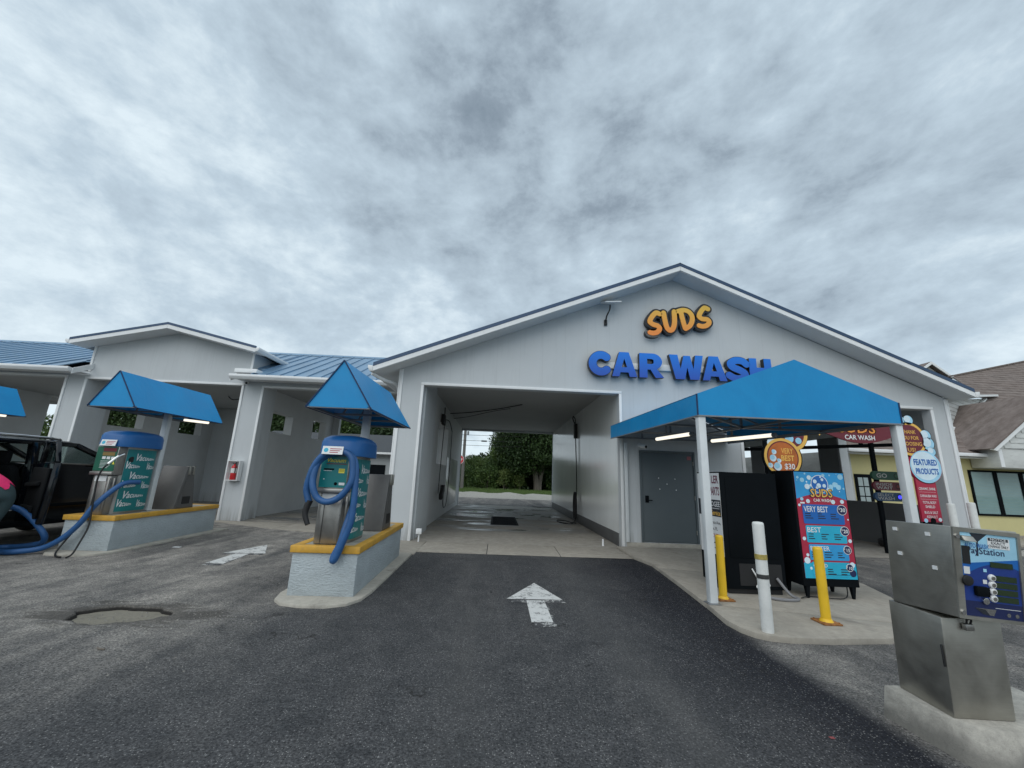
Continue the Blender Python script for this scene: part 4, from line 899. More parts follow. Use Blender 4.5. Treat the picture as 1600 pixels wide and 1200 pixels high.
V1 = vacuum(-7.31, 7.9, R1, 'green', 'coin vacuum with green panel standing beside the black car')
B1 = mat_box(-7.25, 9.35, R1, 'steel mat rack behind the vacuum with green panel')
C1 = vac_canopy(-7.19, 7.9, R1-math.radians(4), .44, 2.59, 3.27, 2.35, 'bright blue peaked canopy with lit lamp over the vacuum beside the black car', 1.04, True)
V1.scale = (1, 1, 1.07)
for o, lab in ((P1, 'stucco pedestal at the left edge, behind the black car'), (V1, 'coin vacuum at the left edge, behind the black car'), (B1, 'steel mat rack at the left edge, behind the black car'), (C1, 'blue canopy cut off by the left edge of the photo, above the black car')):
    c = copy_tree(o); c.location.x += -5.0; c.location.y += .35; c['label'] = lab
# hoses
hz2 = [(-2.45, 5.58, 1.18), (-2.50, 5.58, 1.32), (-2.49, 5.57, 1.46), (-2.44, 5.56, 1.64), (-2.35, 5.56, 1.78), (-2.22, 5.58, 1.85), (-2.06, 5.57, 1.84), (-1.96, 5.56, 1.76), (-1.92, 5.55, 1.6), (-1.92, 5.54, 1.46), (-1.98, 5.53, 1.33), (-2.08, 5.53, 1.23), (-2.21, 5.53, 1.19), (-2.33, 5.53, 1.24), (-2.40, 5.53, 1.36), (-2.425, 5.55, 1.5), (-2.40, 5.58, 1.69), (-2.29, 5.64, 1.80), (-2.1, 5.64, 1.84), (-1.97, 5.62, 1.78), (-1.90, 5.59, 1.65), (-1.87, 5.57, 1.4), (-1.86, 5.56, 1.15), (-1.87, 5.55, .93), (-1.93, 5.55, .72), (-2.0, 5.555, .52), (-2.035, 5.56, .475), (-2.03, 5.57, .54), (-1.98, 5.58, .67), (-1.95, 5.62, .87), (-1.94, 5.72, 1.05), (-1.97, 5.90, 1.16), (-2.00, 5.98, 1.2)]
h = tag(MB().tube(hz2, .042, 12, 5).build('vacuum_hose', M['hose'], smooth=True, angle=80), 'blue vacuum hose coiled on the front of the teal panelled vacuum', 'hose', 'blue vacuum hoses')
MB().tube([(-2.44, 5.58, 1.20), (-2.47, 5.57, 1.08), (-2.46, 5.56, 1.0), (-2.41, 5.55, .90)], .04, 10, 3, rs=lambda t: 1.1-.35*t).build('nozzle', M['black'], h, smooth=True)
hz1 = [(-6.98, 8.35, 1.22), (-7.04, 8.1, 1.20), (-7.12, 7.92, 1.02), (-7.22, 7.80, .78), (-7.34, 7.76, .50), (-7.55, 7.72, .24), (-7.80, 7.68, .09), (-8.05, 7.52, .055), (-8.30, 7.50, .05), (-8.52, 7.60, .05), (-8.66, 7.78, .05), (-8.60, 7.90, .05), (-8.42, 7.92, .06), (-8.18, 7.90, .10), (-7.98, 7.86, .16), (-7.92, 7.80, .28), (-8.02, 7.75, .44), (-8.16, 7.70, .60), (-8.30, 7.62, .73), (-8.45, 7.55, .77), (-8.60, 7.50, .79), (-8.8, 7.45, .8)]
h1 = tag(MB().tube(hz1, .045, 12, 5).build('vacuum_hose', M['hose'], smooth=True, angle=80), 'blue vacuum hose lying on the asphalt and running into the black car', 'hose', 'blue vacuum hoses')
cb = [(-7.10, 7.82, 1.60), (-7.16, 7.76, 1.50), (-7.21, 7.74, 1.31), (-7.20, 7.74, 1.03), (-7.17, 7.74, .72), (-7.14, 7.72, .45), (-7.12, 7.62, .22), (-7.06, 7.48, .06), (-7.05, 7.38, .02)]
h2 = tag(MB().tube(cb, .014, 8, 5).build('air_hose', M['black'], smooth=True), 'thin black hose hanging from the nozzle of the green panelled vacuum', 'hose')
MB().tube([(-7.02, 7.93, 1.74), (-7.06, 7.85, 1.68), (-7.13, 7.78, 1.55)], .022, 8, 3).build('nozzle', M['chrome'], h2, smooth=True)
tag(MB().tube([(-7.30, 7.86, .62), (-7.42, 7.80, .40), (-7.50, 7.72, .16), (-7.45, 7.6, .05), (-7.30, 7.46, .02), (-7.16, 7.40, .02)], .014, 8, 5).build('air_hose', M['black'], smooth=True), 'thin black hose end lying at the corner of the pedestal beside the car', 'hose')

# ------------------------------------------------------------------ price board, black cabinet, bollards on the walk
WZ = .064
pb = thing('price_board', 'upright black price board with blue and crimson printed face, white prices', 'sign', (4.95, 6.3, WZ))
def pb_body():
    MB().box(4.50, 5.33, 6.16, 6.62, WZ+.16, 1.86).build('cabinet', M['blacksteel'], pb, .008)
    for x in (4.54, 5.22):
        for y in (6.17, 6.55): MB().hexa([(x+.01, y+.01, WZ), (x+.04, y+.01, WZ), (x+.04, y+.04, WZ), (x+.01, y+.04, WZ), (x, y, WZ+.16), (x+.06, y, WZ+.16), (x+.06, y+.06, WZ+.16), (x, y+.06, WZ+.16)]).build('leg', M['blacksteel'], pb)
    a = MB(); F = Frame(a, (4.535, 6.158, WZ+.27), (1, 0, 0), (0, 0, 1), (0, -1, 0)); w, h = .775, 1.51
    mats = ['crimson', 'skyprint', 'bubble', 'bubble2', 'bluep', 'cyanp', 'navy', 'white', 'amber', 'darktext', 'orange', 'maroon']
    I = {k_: i for i, k_ in enumerate(mats)}
    F.solid([(0, 0), (w, 0), (w, h), (0, h)], -.004, I['crimson'])
    L0 = .005
    arc = [(w*u, h*(.735+.055*math.sin(math.pi*u))) for u in np.linspace(0, 1, 15)]
    F.poly([(w, h), (0, h)]+arc, I['skyprint'], L0+.001); F.poly([(0, 0), (w, 0), (w, h*.14), (0, h*.14)], I['cyanp'], L0+.001)
    rr = random.Random(3)
    for i in range(46):
        u, v_, r0 = rr.random()*w, h*(.80+.19*rr.random()), .008+.035*rr.random()**2
        if .02 < u-r0 and u+r0 < w-.01 and v_+r0 < h-.005 and v_-r0 > h*.79: F.disc(u, v_, r0, I['bubble'] if i % 3 else I['bubble2'], L0+.002+.00008*i, 14)
    F.disc(w*.49, h*.885, .135, I['white'], L0+.0065, 28); F.disc(w*.49, h*.885, .125, I['bluep'], L0+.0075, 28)
    for u, v_, r0 in ((.40, .91, .03), (.55, .93, .022), (.47, .87, .035), (.58, .87, .028), (.43, .85, .02), (.52, .955, .015)): F.disc(w*u, h*v_, r0, I['bubble2'], L0+.0085, 14)
    F.text('SUDS', w*.5, h*.752, .135, I['darktext'], .36, L0+.0095, off=.05); F.text('SUDS', w*.5, h*.757, .12, I['amber'], .335, L0+.0105, off=.012)
    F.text('CAR WASH', w*.5, h*.712, .045, I['white'], .27, L0+.009, off=.02)
    for u, v_, r0 in ((.22, .715, .03), (.72, .715, .032), (.90, .72, .03), (.04, .675, .02), (.06, .36, .026), (.95, .35, .027), (.07, .16, .045), (.93, .13, .038), (.09, .21, .022), (.97, .55, .012), (.13, .09, .02)): F.disc(w*u, h*v_, r0, I['bubble2'], L0+.003, 18)
    F.disc(w*.10, h*.735, .025, I['bubble'], L0+.004, 14); F.rect(w*.06, h*.69, w*.15, h*.705, I['white'], L0+.004)
    for i, (nm, pr, v0, v1, cc_) in enumerate((('VERY BEST', '30', .50, .685, 'bluep'), ('BEST', '20', .325, .485, 'cyanp'), ('BETTER', '15', .165, .31, 'skyprint'), ('GOOD', '10', .02, .15, 'cyanp'))):
        x0_ = w*(.09+.02*i); F.rrect(x0_, h*v0, w*(.90-.005*i), h*v1, I[cc_], L0+.004, .02)
        hh = .085-.012*i; F.text(nm, x0_+.02, h*v1-hh-.025, hh, I['white'], None if i else .37, L0+.006, 'l', .01)
        F.disc(w*.87, h*(v1-.045), .075-.007*i, I['white'], L0+.006, 24); F.disc(w*.87, h*(v1-.045), .067-.007*i, I['navy'], L0+.0075, 24)
        F.text(pr, w*.885, h*(v1-.045)-.028, .058-.005*i, I['white'], None, L0+.009, 'c', .02); F.text('$', w*.815, h*(v1-.045)-.0, .034, I['white'], None, L0+.009, 'c', .01)
        for c_ in range(3):
            for l_ in range(3):
                u0 = x0_+.03+.195*c_; vv = h*v1-hh-.055-.032*l_
                if vv > h*v0+.012: F.rect(u0, vv, u0+.06+.075*rr.random(), vv+.013, I['darktext'], L0+.006)
    F.rect(w*.18, h*.035, w*.86, h*.038, I['navy'], L0+.0065); F.disc(w*.92, h*.055, .05, I['navy'], L0+.0045, 20)
    a.build('printed_face', [M[k_] for k_ in mats], pb, recalc=False)
pb_body()
bc = thing('black_cabinet', 'tall black back-to-back cabinet with white poster on its left side', 'cabinet', (3.86, 6.6, WZ))
MB().box(3.43, 4.31, 6.25, 6.98, WZ+.07, 1.80).build('body', M['blacksteel'], bc, .01)
MB().box(3.47, 4.27, 6.30, 6.93, WZ, WZ+.068).build('plinth', M['black'], bc)
MB().box(3.62, 4.25, 6.243, 6.249, WZ+.12, WZ+.42).build('vent_recess', M['black'], bc)
MB().box(3.50, 4.24, 6.240, 6.249, WZ+.50, 1.72).build('back_panel', M['blacksteel'], bc, .003)
ps = MB(); F = Frame(ps, (3.428, 6.95, .56), (0, -1, 0), (0, 0, 1), (-1, 0, 0)); w, h = .68, 1.22
F.solid([(0, 0), (w, 0), (w, h), (0, h)], -.005, 0)
F.text('LER', w*.97, h*.87, .12, 2, .20, .007, 'r', .02); F.text('-PARTS', w*.98, h*.72, .13, 2, .32, .007, 'r', .02)
F.rect(0, h*.46, w, h*.665, 1, .007); F.text('POGEE', w*.97, h*.58, .08, 0, .30, .009, 'r', .012); F.text('Service', w*.97, h*.475, .075, 3, .26, .009, 'r', .015); F.rect(w*.55, h*.555, w*.95, h*.562, 0, .009)
F.text('nce Ave,', w*.95, h*.36, .055, 1, .24, .007, 'r', .008); F.text('ce, FL', w*.80, h*.285, .055, 1, .16, .007, 'r', .008); F.text('HOLSTERY', w*.98, h*.20, .06, 4, .32, .007, 'r', .008)
F.rect(w*.6, h*.13, w*.9, h*.145, 1, .007); F.rect(w*.62, h*.07, w*.85, h*.08, 1, .007)
ps.build('poster', [M['white'], M['darktext'], simple('dark wine lettering', (.16, .02, .06), .5), M['amber'], M['crimson']], bc, recalc=False)
tag(MB().tube([(4.16, 6.235, .30), (4.25, 6.12, .12), (4.30, 6.02, .085), (4.18, 5.96, .082), (4.0, 5.98, .082), (3.9, 6.05, .085)], .020, 8, 5).build('power_conduit', simple('grey plastic conduit', (.22, .22, .23), .6), smooth=True), 'grey flexible conduit curling from the black cabinet onto the walk', 'cable')
tag(MB().tube([(5.25, 6.3, .20), (5.1, 6.15, .09), (4.85, 6.12, .08), (4.6, 6.2, .08), (4.4, 6.1, .08)], .008, 6, 4).build('power_cable', M['black'], smooth=True), 'thin black cable lying under the price board', 'cable')
tag(MB().tube([(3.80, 6.235, .42), (3.84, 6.21, .33), (3.88, 6.22, .24), (3.83, 6.2, .18), (3.90, 6.2, .15)], .010, 6, 4).tube([(3.95, 6.235, .30), (3.99, 6.20, .25), (4.01, 6.20, .20)], .022, 8, 2).build('dangling_plug', M['white'], smooth=True), 'pale plug and lead dangling at the foot of the black cabinet', 'cable')
def bollard(x, y, z0, h, r, kind, label):
    t = thing('bollard', label, 'bollard', (x, y, z0), 'bollards around the awning walk'); m = M['bollard'] if kind == 'y' else M['wbollard']
    MB().lathe((x, y, z0), [(r, 0.0), (r, h-.03), (r*.97, h-.012), (r*.80, h), (.001, h+.006)], 24).build('pipe', m, t, smooth=True, angle=35)
    if kind == 'y':
        p = MB().box(x-.11, x+.11, y-.11, y+.11, z0+.001, z0+.018).build('base_plate', M['rust'], t, .003)
        MB().lathe((x, y, z0+.018), [(r+.02, 0), (r+.004, .03)], 20).build('weld_collar', m, t, smooth=True)
        for dx in (-.085, .085):
            for dy in (-.085, .085): MB().cyl((x+dx, y+dy, z0+.018), (x+dx, y+dy, z0+.03), .011, n=6).build('anchor_bolt', M['rust'], p)
    if kind == 'w':
        MB().lathe((x, y, z0), [(r+.003, h-.40), (r+.003, h-.345)], 24).build('tape', simple('faded gold tape', (.38, .30, .08), .5, 0, .3, 30), t, smooth=True)
        MB().lathe((x, y, z0), [(r+.003, h-.60), (r+.003, h-.555)], 24).build('tape', simple('torn black tape', (.04, .04, .04), .5, 0, .3, 30), t, smooth=True)
    return t
bollard(3.20, 5.97, WZ-.002, .84, .052, 'y', 'yellow steel bollard close behind the left awning post')
bollard(3.03, 4.78, 0.0, 1.20, .060, 'w', 'white pipe bollard with torn tape bands at the kerb, in front of the black cabinet')
bollard(3.97, 5.13, WZ-.002, .84, .052, 'y', 'yellow steel bollard on rusty plate in front of the price board')
bollard(10.65, 9.45, 0.0, 1.38, .075, 'p', 'white pipe bollard beside the maroon featured list')
bollard(11.15, 9.45, 0.0, 1.42, .075, 'p', 'white pipe bollard at the right corner of the wash building')

# ------------------------------------------------------------------ pay box on its concrete plinth, right foreground
pp = thing('pay_box_plinth', 'chipped pale concrete plinth standing under the steel pay box', 'plinth', (3.3, 3.1, 0))
top = [(2.93, 3.30), (2.955, 2.90), (3.00, 2.83), (3.08, 2.75), (3.9, 2.70), (3.95, 3.33)]
low = [(2.925, 3.32), (2.94, 2.80), (2.965, 2.72), (3.02, 2.64), (3.95, 2.56), (4.0, 3.36)]
mb = MB(); n = len(top); mb.add([(x-.02, y, -.03) for x, y in low]+[(x, y, .205) for x, y in top], [tuple(range(n)), tuple(range(n, 2*n))]+[(i, (i+1) % n, (i+1) % n+n, i+n) for i in range(n)])
mb.build('block', M['plinth'], pp, .008)
pay = thing('pay_box', 'stainless steel drive-up pay box with blue printed keypad face, right foreground', 'pay box', (3.2, 3.1, .2))
MB().hexa([(2.985, 2.875, .206), (3.365, 2.85, .206), (3.40, 3.24, .206), (3.02, 3.27, .206), (2.985, 2.845, .80), (3.365, 2.82, .80), (3.40, 3.22, .80), (3.02, 3.25, .80)]).build('pedestal', M['steel2'], pay, .008)
MB().box(2.972, 2.985, 2.866, 2.873, .50, .63).build('pull', M['black'], pay, .002)
hb = MB().hexa([(2.985, 2.735, .835), (3.405, 2.715, .805), (3.44, 3.20, .80), (3.02, 3.21, .80), (2.985, 2.675, 1.395), (3.405, 2.655, 1.375), (3.44, 3.15, 1.355), (3.02, 3.17, 1.385)])
head = hb.build('head', M['steel2'], pay, .006)
for y, z in ((3.09, 1.33), (2.84, 1.325), (3.08, 1.16), (2.83, 1.11)):
    MB().box(2.992-.012+(y-2.7)*.066, 3.0+(y-2.7)*.066, y-.015, y+.015, z-.012, z+.012).build('sticker', M['white'], head)
O = Vector((2.985, 2.735, .835)); uxv = Vector((3.405, 2.715, .805))-O; W_ = uxv.length; uyv = Vector((2.985, 2.675, 1.395))-O; H_ = uyv.length
nv = uxv.cross(uyv).normalized()
fc = MB(); F = Frame(fc, O+nv*.001, uxv, uyv, nv)
M['navy2'] = simple('deep blue print', (.015, .045, .24), .4, 0, .15, 6)
mats = ['bluep', 'steel2', 'skyprint', 'navy', 'white', 'lcd', 'black', 'chrome', 'bubble', 'darktext', 'navy2']; I = {k_: i for i, k_ in enumerate(mats)}
w, h = W_, H_
F.solid([(.0, 0), (w*.10, 0), (w*.10, h), (0, h)], -.012, I['steel2']); F.solid([(w*.10, 0), (w, 0), (w, h*.035), (w*.10, h*.035)], -.012, I['steel2']); F.solid([(w*.10, h*.955), (w, h*.955), (w, h), (w*.10, h)], -.012, I['steel2']); F.solid([(w*.955, h*.036), (w, h*.036), (w, h*.954), (w*.955, h*.954)], -.012, I['steel2'])
x0, x1, y0, y1 = w*.102, w*.953, h*.037, h*.953
F.rect(x0, y0, x1, y1, I['navy'], .003)
arc = [(x0+(x1-x0)*u, h*(.46+.17*math.sin(math.pi*min(1, u*.75+.0)))) for u in np.linspace(0, 1, 16)]
F.poly([(x0, y0)]+[(x1, y0)]+list(reversed(arc)), I['navy2'], .0035); F.poly(arc+[(x1, y1), (x0, y1)], I['bubble'], .0042)
band = [(x0+(x1-x0)*u, h*(.60+.10*u)) for u in np.linspace(0, 1, 8)]
F.poly(arc+list(reversed(band)), I['bluep'], .0046)
F.rect(x0, y0, x1, h*.20, I['navy'], .0042)
F.text('AUTO WASH', w*.17, h*.785, .030, I['bluep'], .15, .0062, 'l', .006); F.text('PayStation', w*.20, h*.70, .055, I['navy'], .235, .0062, 'l', .006)
F.rect(w*.52, h*.80, w*.85, h*.92, I['white'], .0055); F.rect(w*.53, h*.885, w*.83, h*.918, I['darktext'], .0062); F.text('NOTICE', w*.68, h*.890, .015, I['white'], .10, .0072, 'c', .01); F.text('EXACT', w*.68, h*.848, .017, I['darktext'], .09, .0066, 'c', .01); F.text('CHANGE ONLY', w*.68, h*.812, .017, I['darktext'], .125, .0066, 'c', .01)
F.solid([(w*.53, h*.59), (w*.86, h*.59), (w*.86, h*.65), (w*.53, h*.65)], -.008, I['lcd'])
for k_ in range(4):
    v_ = h*(.475-.075*k_); F.solid([(w*.58, v_-.018), (w*.90, v_-.018), (w*.90, v_+.016), (w*.58, v_+.016)], -.007, I['lcd'])
F.rect(w*.12, h*.60, w*.24, h*.80, I['black'], .0066); F.poly([(w*.26, h*.95), (w*.52, h*.95), (w*.38, h*.86), (w*.37, h*.70), (w*.345, h*.70), (w*.35, h*.85)], I['darktext'], .0056)
F.rect(w*.13, h*.49, w*.22, h*.57, I['white'], .0056); F.rect(w*.40, h*.40, w*.46, h*.445, I['white'], .0056); F.rect(w*.42, h*.53, w*.47, h*.565, I['bubble'], .0056)
F.poly([(w*.24, h*.13), (w*.36, h*.07), (w*.52, h*.06), (w*.56, h*.13)], I['chrome'], .0056); F.poly([(w*.24, h*.13), (w*.36, h*.07), (w*.46, h*.06), (w*.40, h*.12)], I['darktext'], .0062)
F.rect(w*.55, h*.145, w*.92, h*.150, I['white'], .0056)
for u in (.74, .86): F.disc(w*u, h*.085, .012, I['chrome'], .0056, 14)
fc.build('keypad_face', [M[k_] for k_ in mats], pay, recalc=False)
def onface(u, v, hh): return F.P(w*u, h*v, hh)
for k_ in range(4):
    b = MB().cyl(onface(.525, .475-.075*k_, .004), onface(.525, .475-.075*k_, .018), .023, .020, 20).build('button', M['white'], pay, .003)
    MB().cyl(onface(.525, .475-.075*k_, .0185), onface(.525, .475-.075*k_, .021), .012, n=14).build('button_cap', M['steel2'], b)
MB().hexa([onface(.25, .265, .004), onface(.44, .265, .004), onface(.44, .265, .03), onface(.25, .265, .03), onface(.25, .37, .004), onface(.44, .37, .004), onface(.44, .37, .03), onface(.25, .37, .03)]).build('coin_slot', M['blacksteel'], pay, .006)
MB().cyl(onface(.40, .215, .004), onface(.40, .215, .018), .020, n=16).build('lock', M['chrome'], pay, .002)
MB().hexa([onface(.11, .86, .004), onface(.27, .86, .004), onface(.27, .86, .05), onface(.11, .86, .035), onface(.11, .915, .004), onface(.27, .915, .004), onface(.27, .915, .025), onface(.11, .915, .02)]).build('bill_hood', M['steel2'], pay, .006)
for v_ in (.90, .07): MB().cyl(onface(.05, v_, .012), onface(.05, v_, .02), .014, n=12).build('rivet', M['chrome'], pay)
MB().cyl(onface(.145, .42, .004), onface(.145, .42, .025), .032, n=18).build('speaker_knob', M['black'], pay, .004)
lk = MB(); lk.box(3.10, 3.155, 2.80, 2.83, .735, .775); lk.build('padlock', M['steel'], pay, .005)
MB().tube([(3.115, 2.81, .775), (3.112, 2.80, .805), (3.14, 2.80, .805), (3.14, 2.81, .775)], .006, 6, 3).build('padlock_shackle', M['black'], pay, smooth=True)

# ------------------------------------------------------------------ entrance arch of the automatic bay
EA = thing('entrance_arch', 'black arch with round orange, maroon and light blue bubble signs at the automatic bay', 'sign', (8.7, 9.9, 0)); ey = 9.88
for x in (6.72, 10.55):
    MB().box(x-.06, x+.06, ey+.02, ey+.14, .0, 3.05).build('leg', M['blacksteel'], EA, .006)
ap_ = [(6.72+.0+3.83*u, ey+.08, 3.02+.42*math.sin(math.pi*u)) for u in np.linspace(0, 1, 15)]
MB().tube(ap_, .06, 8).build('top_rail', M['blacksteel'], EA, smooth=True)
M['burnt'] = simple('burnt orange print', (.50, .13, .02), .45, 0, .25, 4)
def panel(name, fn, mats, y=ey):
    a = MB(); F_ = Frame(a, (0, y, 0), (1, 0, 0), (0, 0, 1), (0, -1, 0)); fn(F_); return a.build(name, [M[k_] for k_ in mats], EA, recalc=False)
def circ(cx_, cz_, r, n=32): return [(cx_+r*math.cos(i*2*math.pi/n), cz_+r*math.sin(i*2*math.pi/n)) for i in range(n)]
def left_round(F_):
    F_.solid(circ(7.05, 2.33, .50), .05, 0); F_.solid(circ(7.32, 2.92, .44), .05, 0)
    F_.disc(7.32, 2.92, .43, 1, .003, 32); F_.disc(7.32, 2.92, .34, 2, .005, 32); F_.disc(7.27, 2.80, .11, 4, .007, 18); F_.disc(7.50, 2.75, .08, 4, .007, 18)
    F_.disc(6.86, 2.83, .17, 4, .003, 18); F_.disc(6.80, 2.68, .11, 5, .005, 18)
    F_.disc(7.05, 2.33, .47, 1, .009, 36); F_.disc(7.05, 2.33, .40, 2, .0105, 36); F_.disc(7.05, 2.33, .37, 8, .0115, 36)
    F_.text('VERY', 7.17, 2.42, .13, 6, .30, .014, 'c', .01); F_.text('BEST', 7.17, 2.24, .14, 6, .33, .014, 'c', .025); F_.text('$30', 7.20, 2.02, .16, 7, .26, .014, 'c', .02)
    for u, v_, r in ((6.80, 2.30, .085), (6.84, 2.45, .06), (6.90, 2.10, .10), (6.72, 2.12, .06), (6.95, 2.24, .05)): F_.disc(u, v_, r, 5, .013, 18); F_.disc(u-.02, v_+.02, r*.7, 4, .0145, 18)
panel('round_price_sign', left_round, ['blacksteel', 'amber', 'maroon', 'orange', 'bubble', 'bubble2', 'amber', 'white', 'burnt'])
def arch_sign(F_):
    up = [(8.05+2.30*u, 3.02+.50*math.sin(math.pi*u)**.8) for u in np.linspace(0, 1, 19)]
    dn = [(8.05+2.30*u, 2.98-.22*math.sin(math.pi*min(1, max(0, (u-.08)/.8)))) for u in np.linspace(1, 0, 19)]
    F_.solid(dn+up, .05, 2)
    F_.poly([(x, z-.05) for x, z in up]+[(x, z-.12) for x, z in reversed(up)], 1, .004); F_.poly([(x, z-.0) for x, z in up]+[(x, z-.045) for x, z in reversed(up)], 5, .004)
    F_.text('SUDS', 9.05, 3.00, .30, 0, 1.02, .006, 'c', .06); F_.text('SUDS', 9.05, 3.01, .28, 3, .96, .0085, 'c', .012)
    F_.text('CAR WASH', 9.10, 2.84, .12, 4, .78, .0075, 'c', .02)
panel('arched_sign', arch_sign, ['blacksteel', 'amber', 'maroon', 'orange', 'white', 'bubble'])
def right_signs(F_):
    F_.solid(circ(10.40, 2.92, .44), .05, 0); F_.disc(10.40, 2.92, .425, 1, .003, 36); F_.disc(10.40, 2.92, .36, 2, .005, 36)
    for i, s_ in enumerate(('THANK', 'YOU FOR', 'CHOOSING', 'US!')): F_.text(s_, 10.40, 3.02-.15*i+.03, .095, 6, (.36, .48, .58, .2)[i], .008, 'c', .01)
    for u, v_, r in ((10.83, 3.02, .14), (10.86, 2.82, .16), (10.45, 3.40, .12), (10.2, 3.36, .16), (10.92, 2.62, .10)): F_.solid(circ(u, v_, r+.015, 20), .04, 0); F_.disc(u, v_, r, 4, .003, 20); F_.disc(u-.03, v_+.03, r*.72, 5, .005, 20)
    F_.solid([(10.36, .92), (10.86, .92), (10.86, 2.1), (10.36, 2.1)], .05, 3)
    for i, s_ in enumerate(('CERAMIC SHINE', 'CARNAUBA WAX', 'TOTAL BODY', 'SHIELD', 'BUG & SALT', 'ASSAULT')):
        z_ = (1.67, 1.50, 1.345, 1.245, 1.11, 1.01)[i]; F_.text(s_, 10.61, z_, .062, 7, (.42, .42, .34, .24, .34, .28)[i], .004, 'c', .012)
    for z_ in (1.62, 1.45): F_.rect(10.40, z_, 10.82, z_+.004, 7, .003)
    F_.disc(10.44, .95, .05, 4, .004, 16); F_.disc(10.80, .98, .045, 5, .004, 16); F_.disc(10.62, .95, .07, 0, .004, 18)
    F_.solid(circ(10.68, 2.24, .42), .055, 3); F_.disc(10.68, 2.24, .40, 4, .010, 36); F_.disc(10.66, 2.26, .35, 5, .012, 36); 
    F_.text('FEATURED', 10.68, 2.27, .15, 8, .60, .015, 'c', .035); F_.text('PRODUCTS', 10.69, 2.05, .15, 8, .58, .015, 'c', .035)
panel('thank_you_sign', right_signs, ['blacksteel', 'amber', 'maroon', 'crimson', 'bubble', 'bubble2', 'amber', 'white', 'bluep'])
# signal arm inside the bay
sa = thing('signal_stand', 'black stand with green, red and blue pill shaped go and wait signals', 'signal', (11.0, 10.95, 0)); sy = 10.95
MB().box(10.36, 10.46, sy, sy+.08, .011, 3.0).build('pole', M['blacksteel'], sa, .006)
def pill(zc_, txts, mat, lamp):
    a = MB(); F_ = Frame(a, (0, sy-.02, 0), (1, 0, 0), (0, 0, 1), (0, -1, 0)); x0_, x1_, r = 10.24, 11.06, .115
    pts = [(x1_-r+r*math.cos(t_), zc_+r*math.sin(t_)) for t_ in np.linspace(-math.pi/2, math.pi/2, 9)]+[(x0_+r+r*math.cos(t_), zc_+r*math.sin(t_)) for t_ in np.linspace(math.pi/2, 1.5*math.pi, 9)]
    F_.solid(pts, .06, 0)
    if len(txts) == 1: F_.text(txts[0], 10.52, zc_-.06, .12, 1, .30, .003, 'c', .02)
    else:
        F_.text(txts[0], 10.55, zc_+.01, .075, 1, .46, .003, 'c', .01); F_.text(txts[1], 10.55, zc_-.085, .08, 1, .46, .003, 'c', .02)
    F_.disc(10.93, zc_, .07, 2, .003, 18); F_.disc(10.93, zc_, .05, 3, .005, 18)
    a.build('signal_panel', [mat, M['steel'], M['black'], lamp], sa, recalc=False)
pill(2.02, ['GO'], simple('dark green signal', (.01, .06, .035), .4), simple('unlit green lens', (.01, .07, .03), .3))
pill(1.74, ['INSIDE', 'WAIT'], simple('dark red signal', (.10, .012, .02), .4), simple('unlit red lens', (.12, .01, .01), .3))
pill(1.46, ['SELECT', 'WASH'], simple('dark blue signal', (.015, .05, .11), .4), M['bluelamp'])
gt = thing('wash_gantry', 'black horizontal wash boom rail inside the automatic bay', 'wash rail', (9.6, 12.3, 2.8))
MB().bar((11.95, 11.6, 2.97), (6.9, 13.4, 2.70), .07, .10).build('rail', M['blacksteel'], gt, .006)
for x, y, z in ((11.0, 11.94, 2.92), (8.0, 13.0, 2.76)): MB().box(x-.04, x+.04, y-.04, y+.04, z, 4.2).build('hanger', M['blacksteel'], gt, .004)
tag(MB().lathe((11.75, 12.2, .02), [(.02, 0), (.30, .0), (.33, .05), (.33, .18), (.28, .22), (.15, .22), (.14, .18), (.02, .18)], 24).build('tyre', M['black'], smooth=True), 'black tyre shaped guide lying by the dark half wall', 'tyre')

# ------------------------------------------------------------------ gear in the open wash bay
gr = thing('drain_grate', 'square black drain grate in the floor of the open bay', 'grate', (.32, 15.6, .012))
MB().box(-.15, .80, 14.25, 14.32, .0105, .024).box(-.15, .80, 16.9, 16.97, .0105, .024).box(-.15, -.09, 14.32, 16.9, .0105, .024).box(.74, .80, 14.32, 16.9, .0105, .024).build('frame', M['blacksteel'], gr)
MB().box(-.09, .74, 14.32, 16.9, .0105, .013).build('pit', M['black'], gr)
for i in range(16):
    y = 14.40+i*.16; MB().box(-.088, .738, y, y+.07, .0135, .023).build('bar', M['blacksteel'], gr)
t = thing('spray_wand_holder', 'black spray wand holder and hose on the glossy right wall of the open bay', 'spray wand', (3.1, 16.1, 3.5))
MB().box(3.02, 3.128, 16.0, 16.25, 3.2, 3.78).build('holder', M['black'], t, .01)
MB().tube([(3.05, 16.1, 3.75), (2.98, 16.2, 4.0), (3.04, 16.35, 4.12), (3.08, 16.2, 3.95), (3.04, 16.05, 3.7)], .022, 6, 4).build('loop', M['black'], t, smooth=True)
MB().tube([(3.06, 16.05, 3.3), (3.07, 15.95, 2.4), (3.07, 15.85, 1.4), (3.05, 15.8, .7), (3.0, 15.7, .2), (2.8, 15.3, .03), (2.5, 15.4, .03), (2.35, 15.9, .03), (2.45, 16.4, .03), (2.7, 16.2, .03), (2.85, 15.7, .03), (2.95, 15.4, .04)], .018, 8, 5).build('hose', M['black'], t, smooth=True)
co = MB()
for k_ in range(3): co.tube([(3.05-.015*k_, 15.95+.22*math.cos(a)+.05*k_, .62+.5*math.sin(a)) for a in np.linspace(0, 6.28, 22)], .018, 8)
co.build('coil', M['black'], t, smooth=True)
t = thing('foam_brush_hanger', 'black foam brush hanger and drooping hose on the left wall of the open bay', 'brush', (-2.0, 15.5, 3.4))
MB().box(-2.09, -1.98, 14.5, 14.9, 3.35, 3.72).build('holder', M['black'], t, .01)
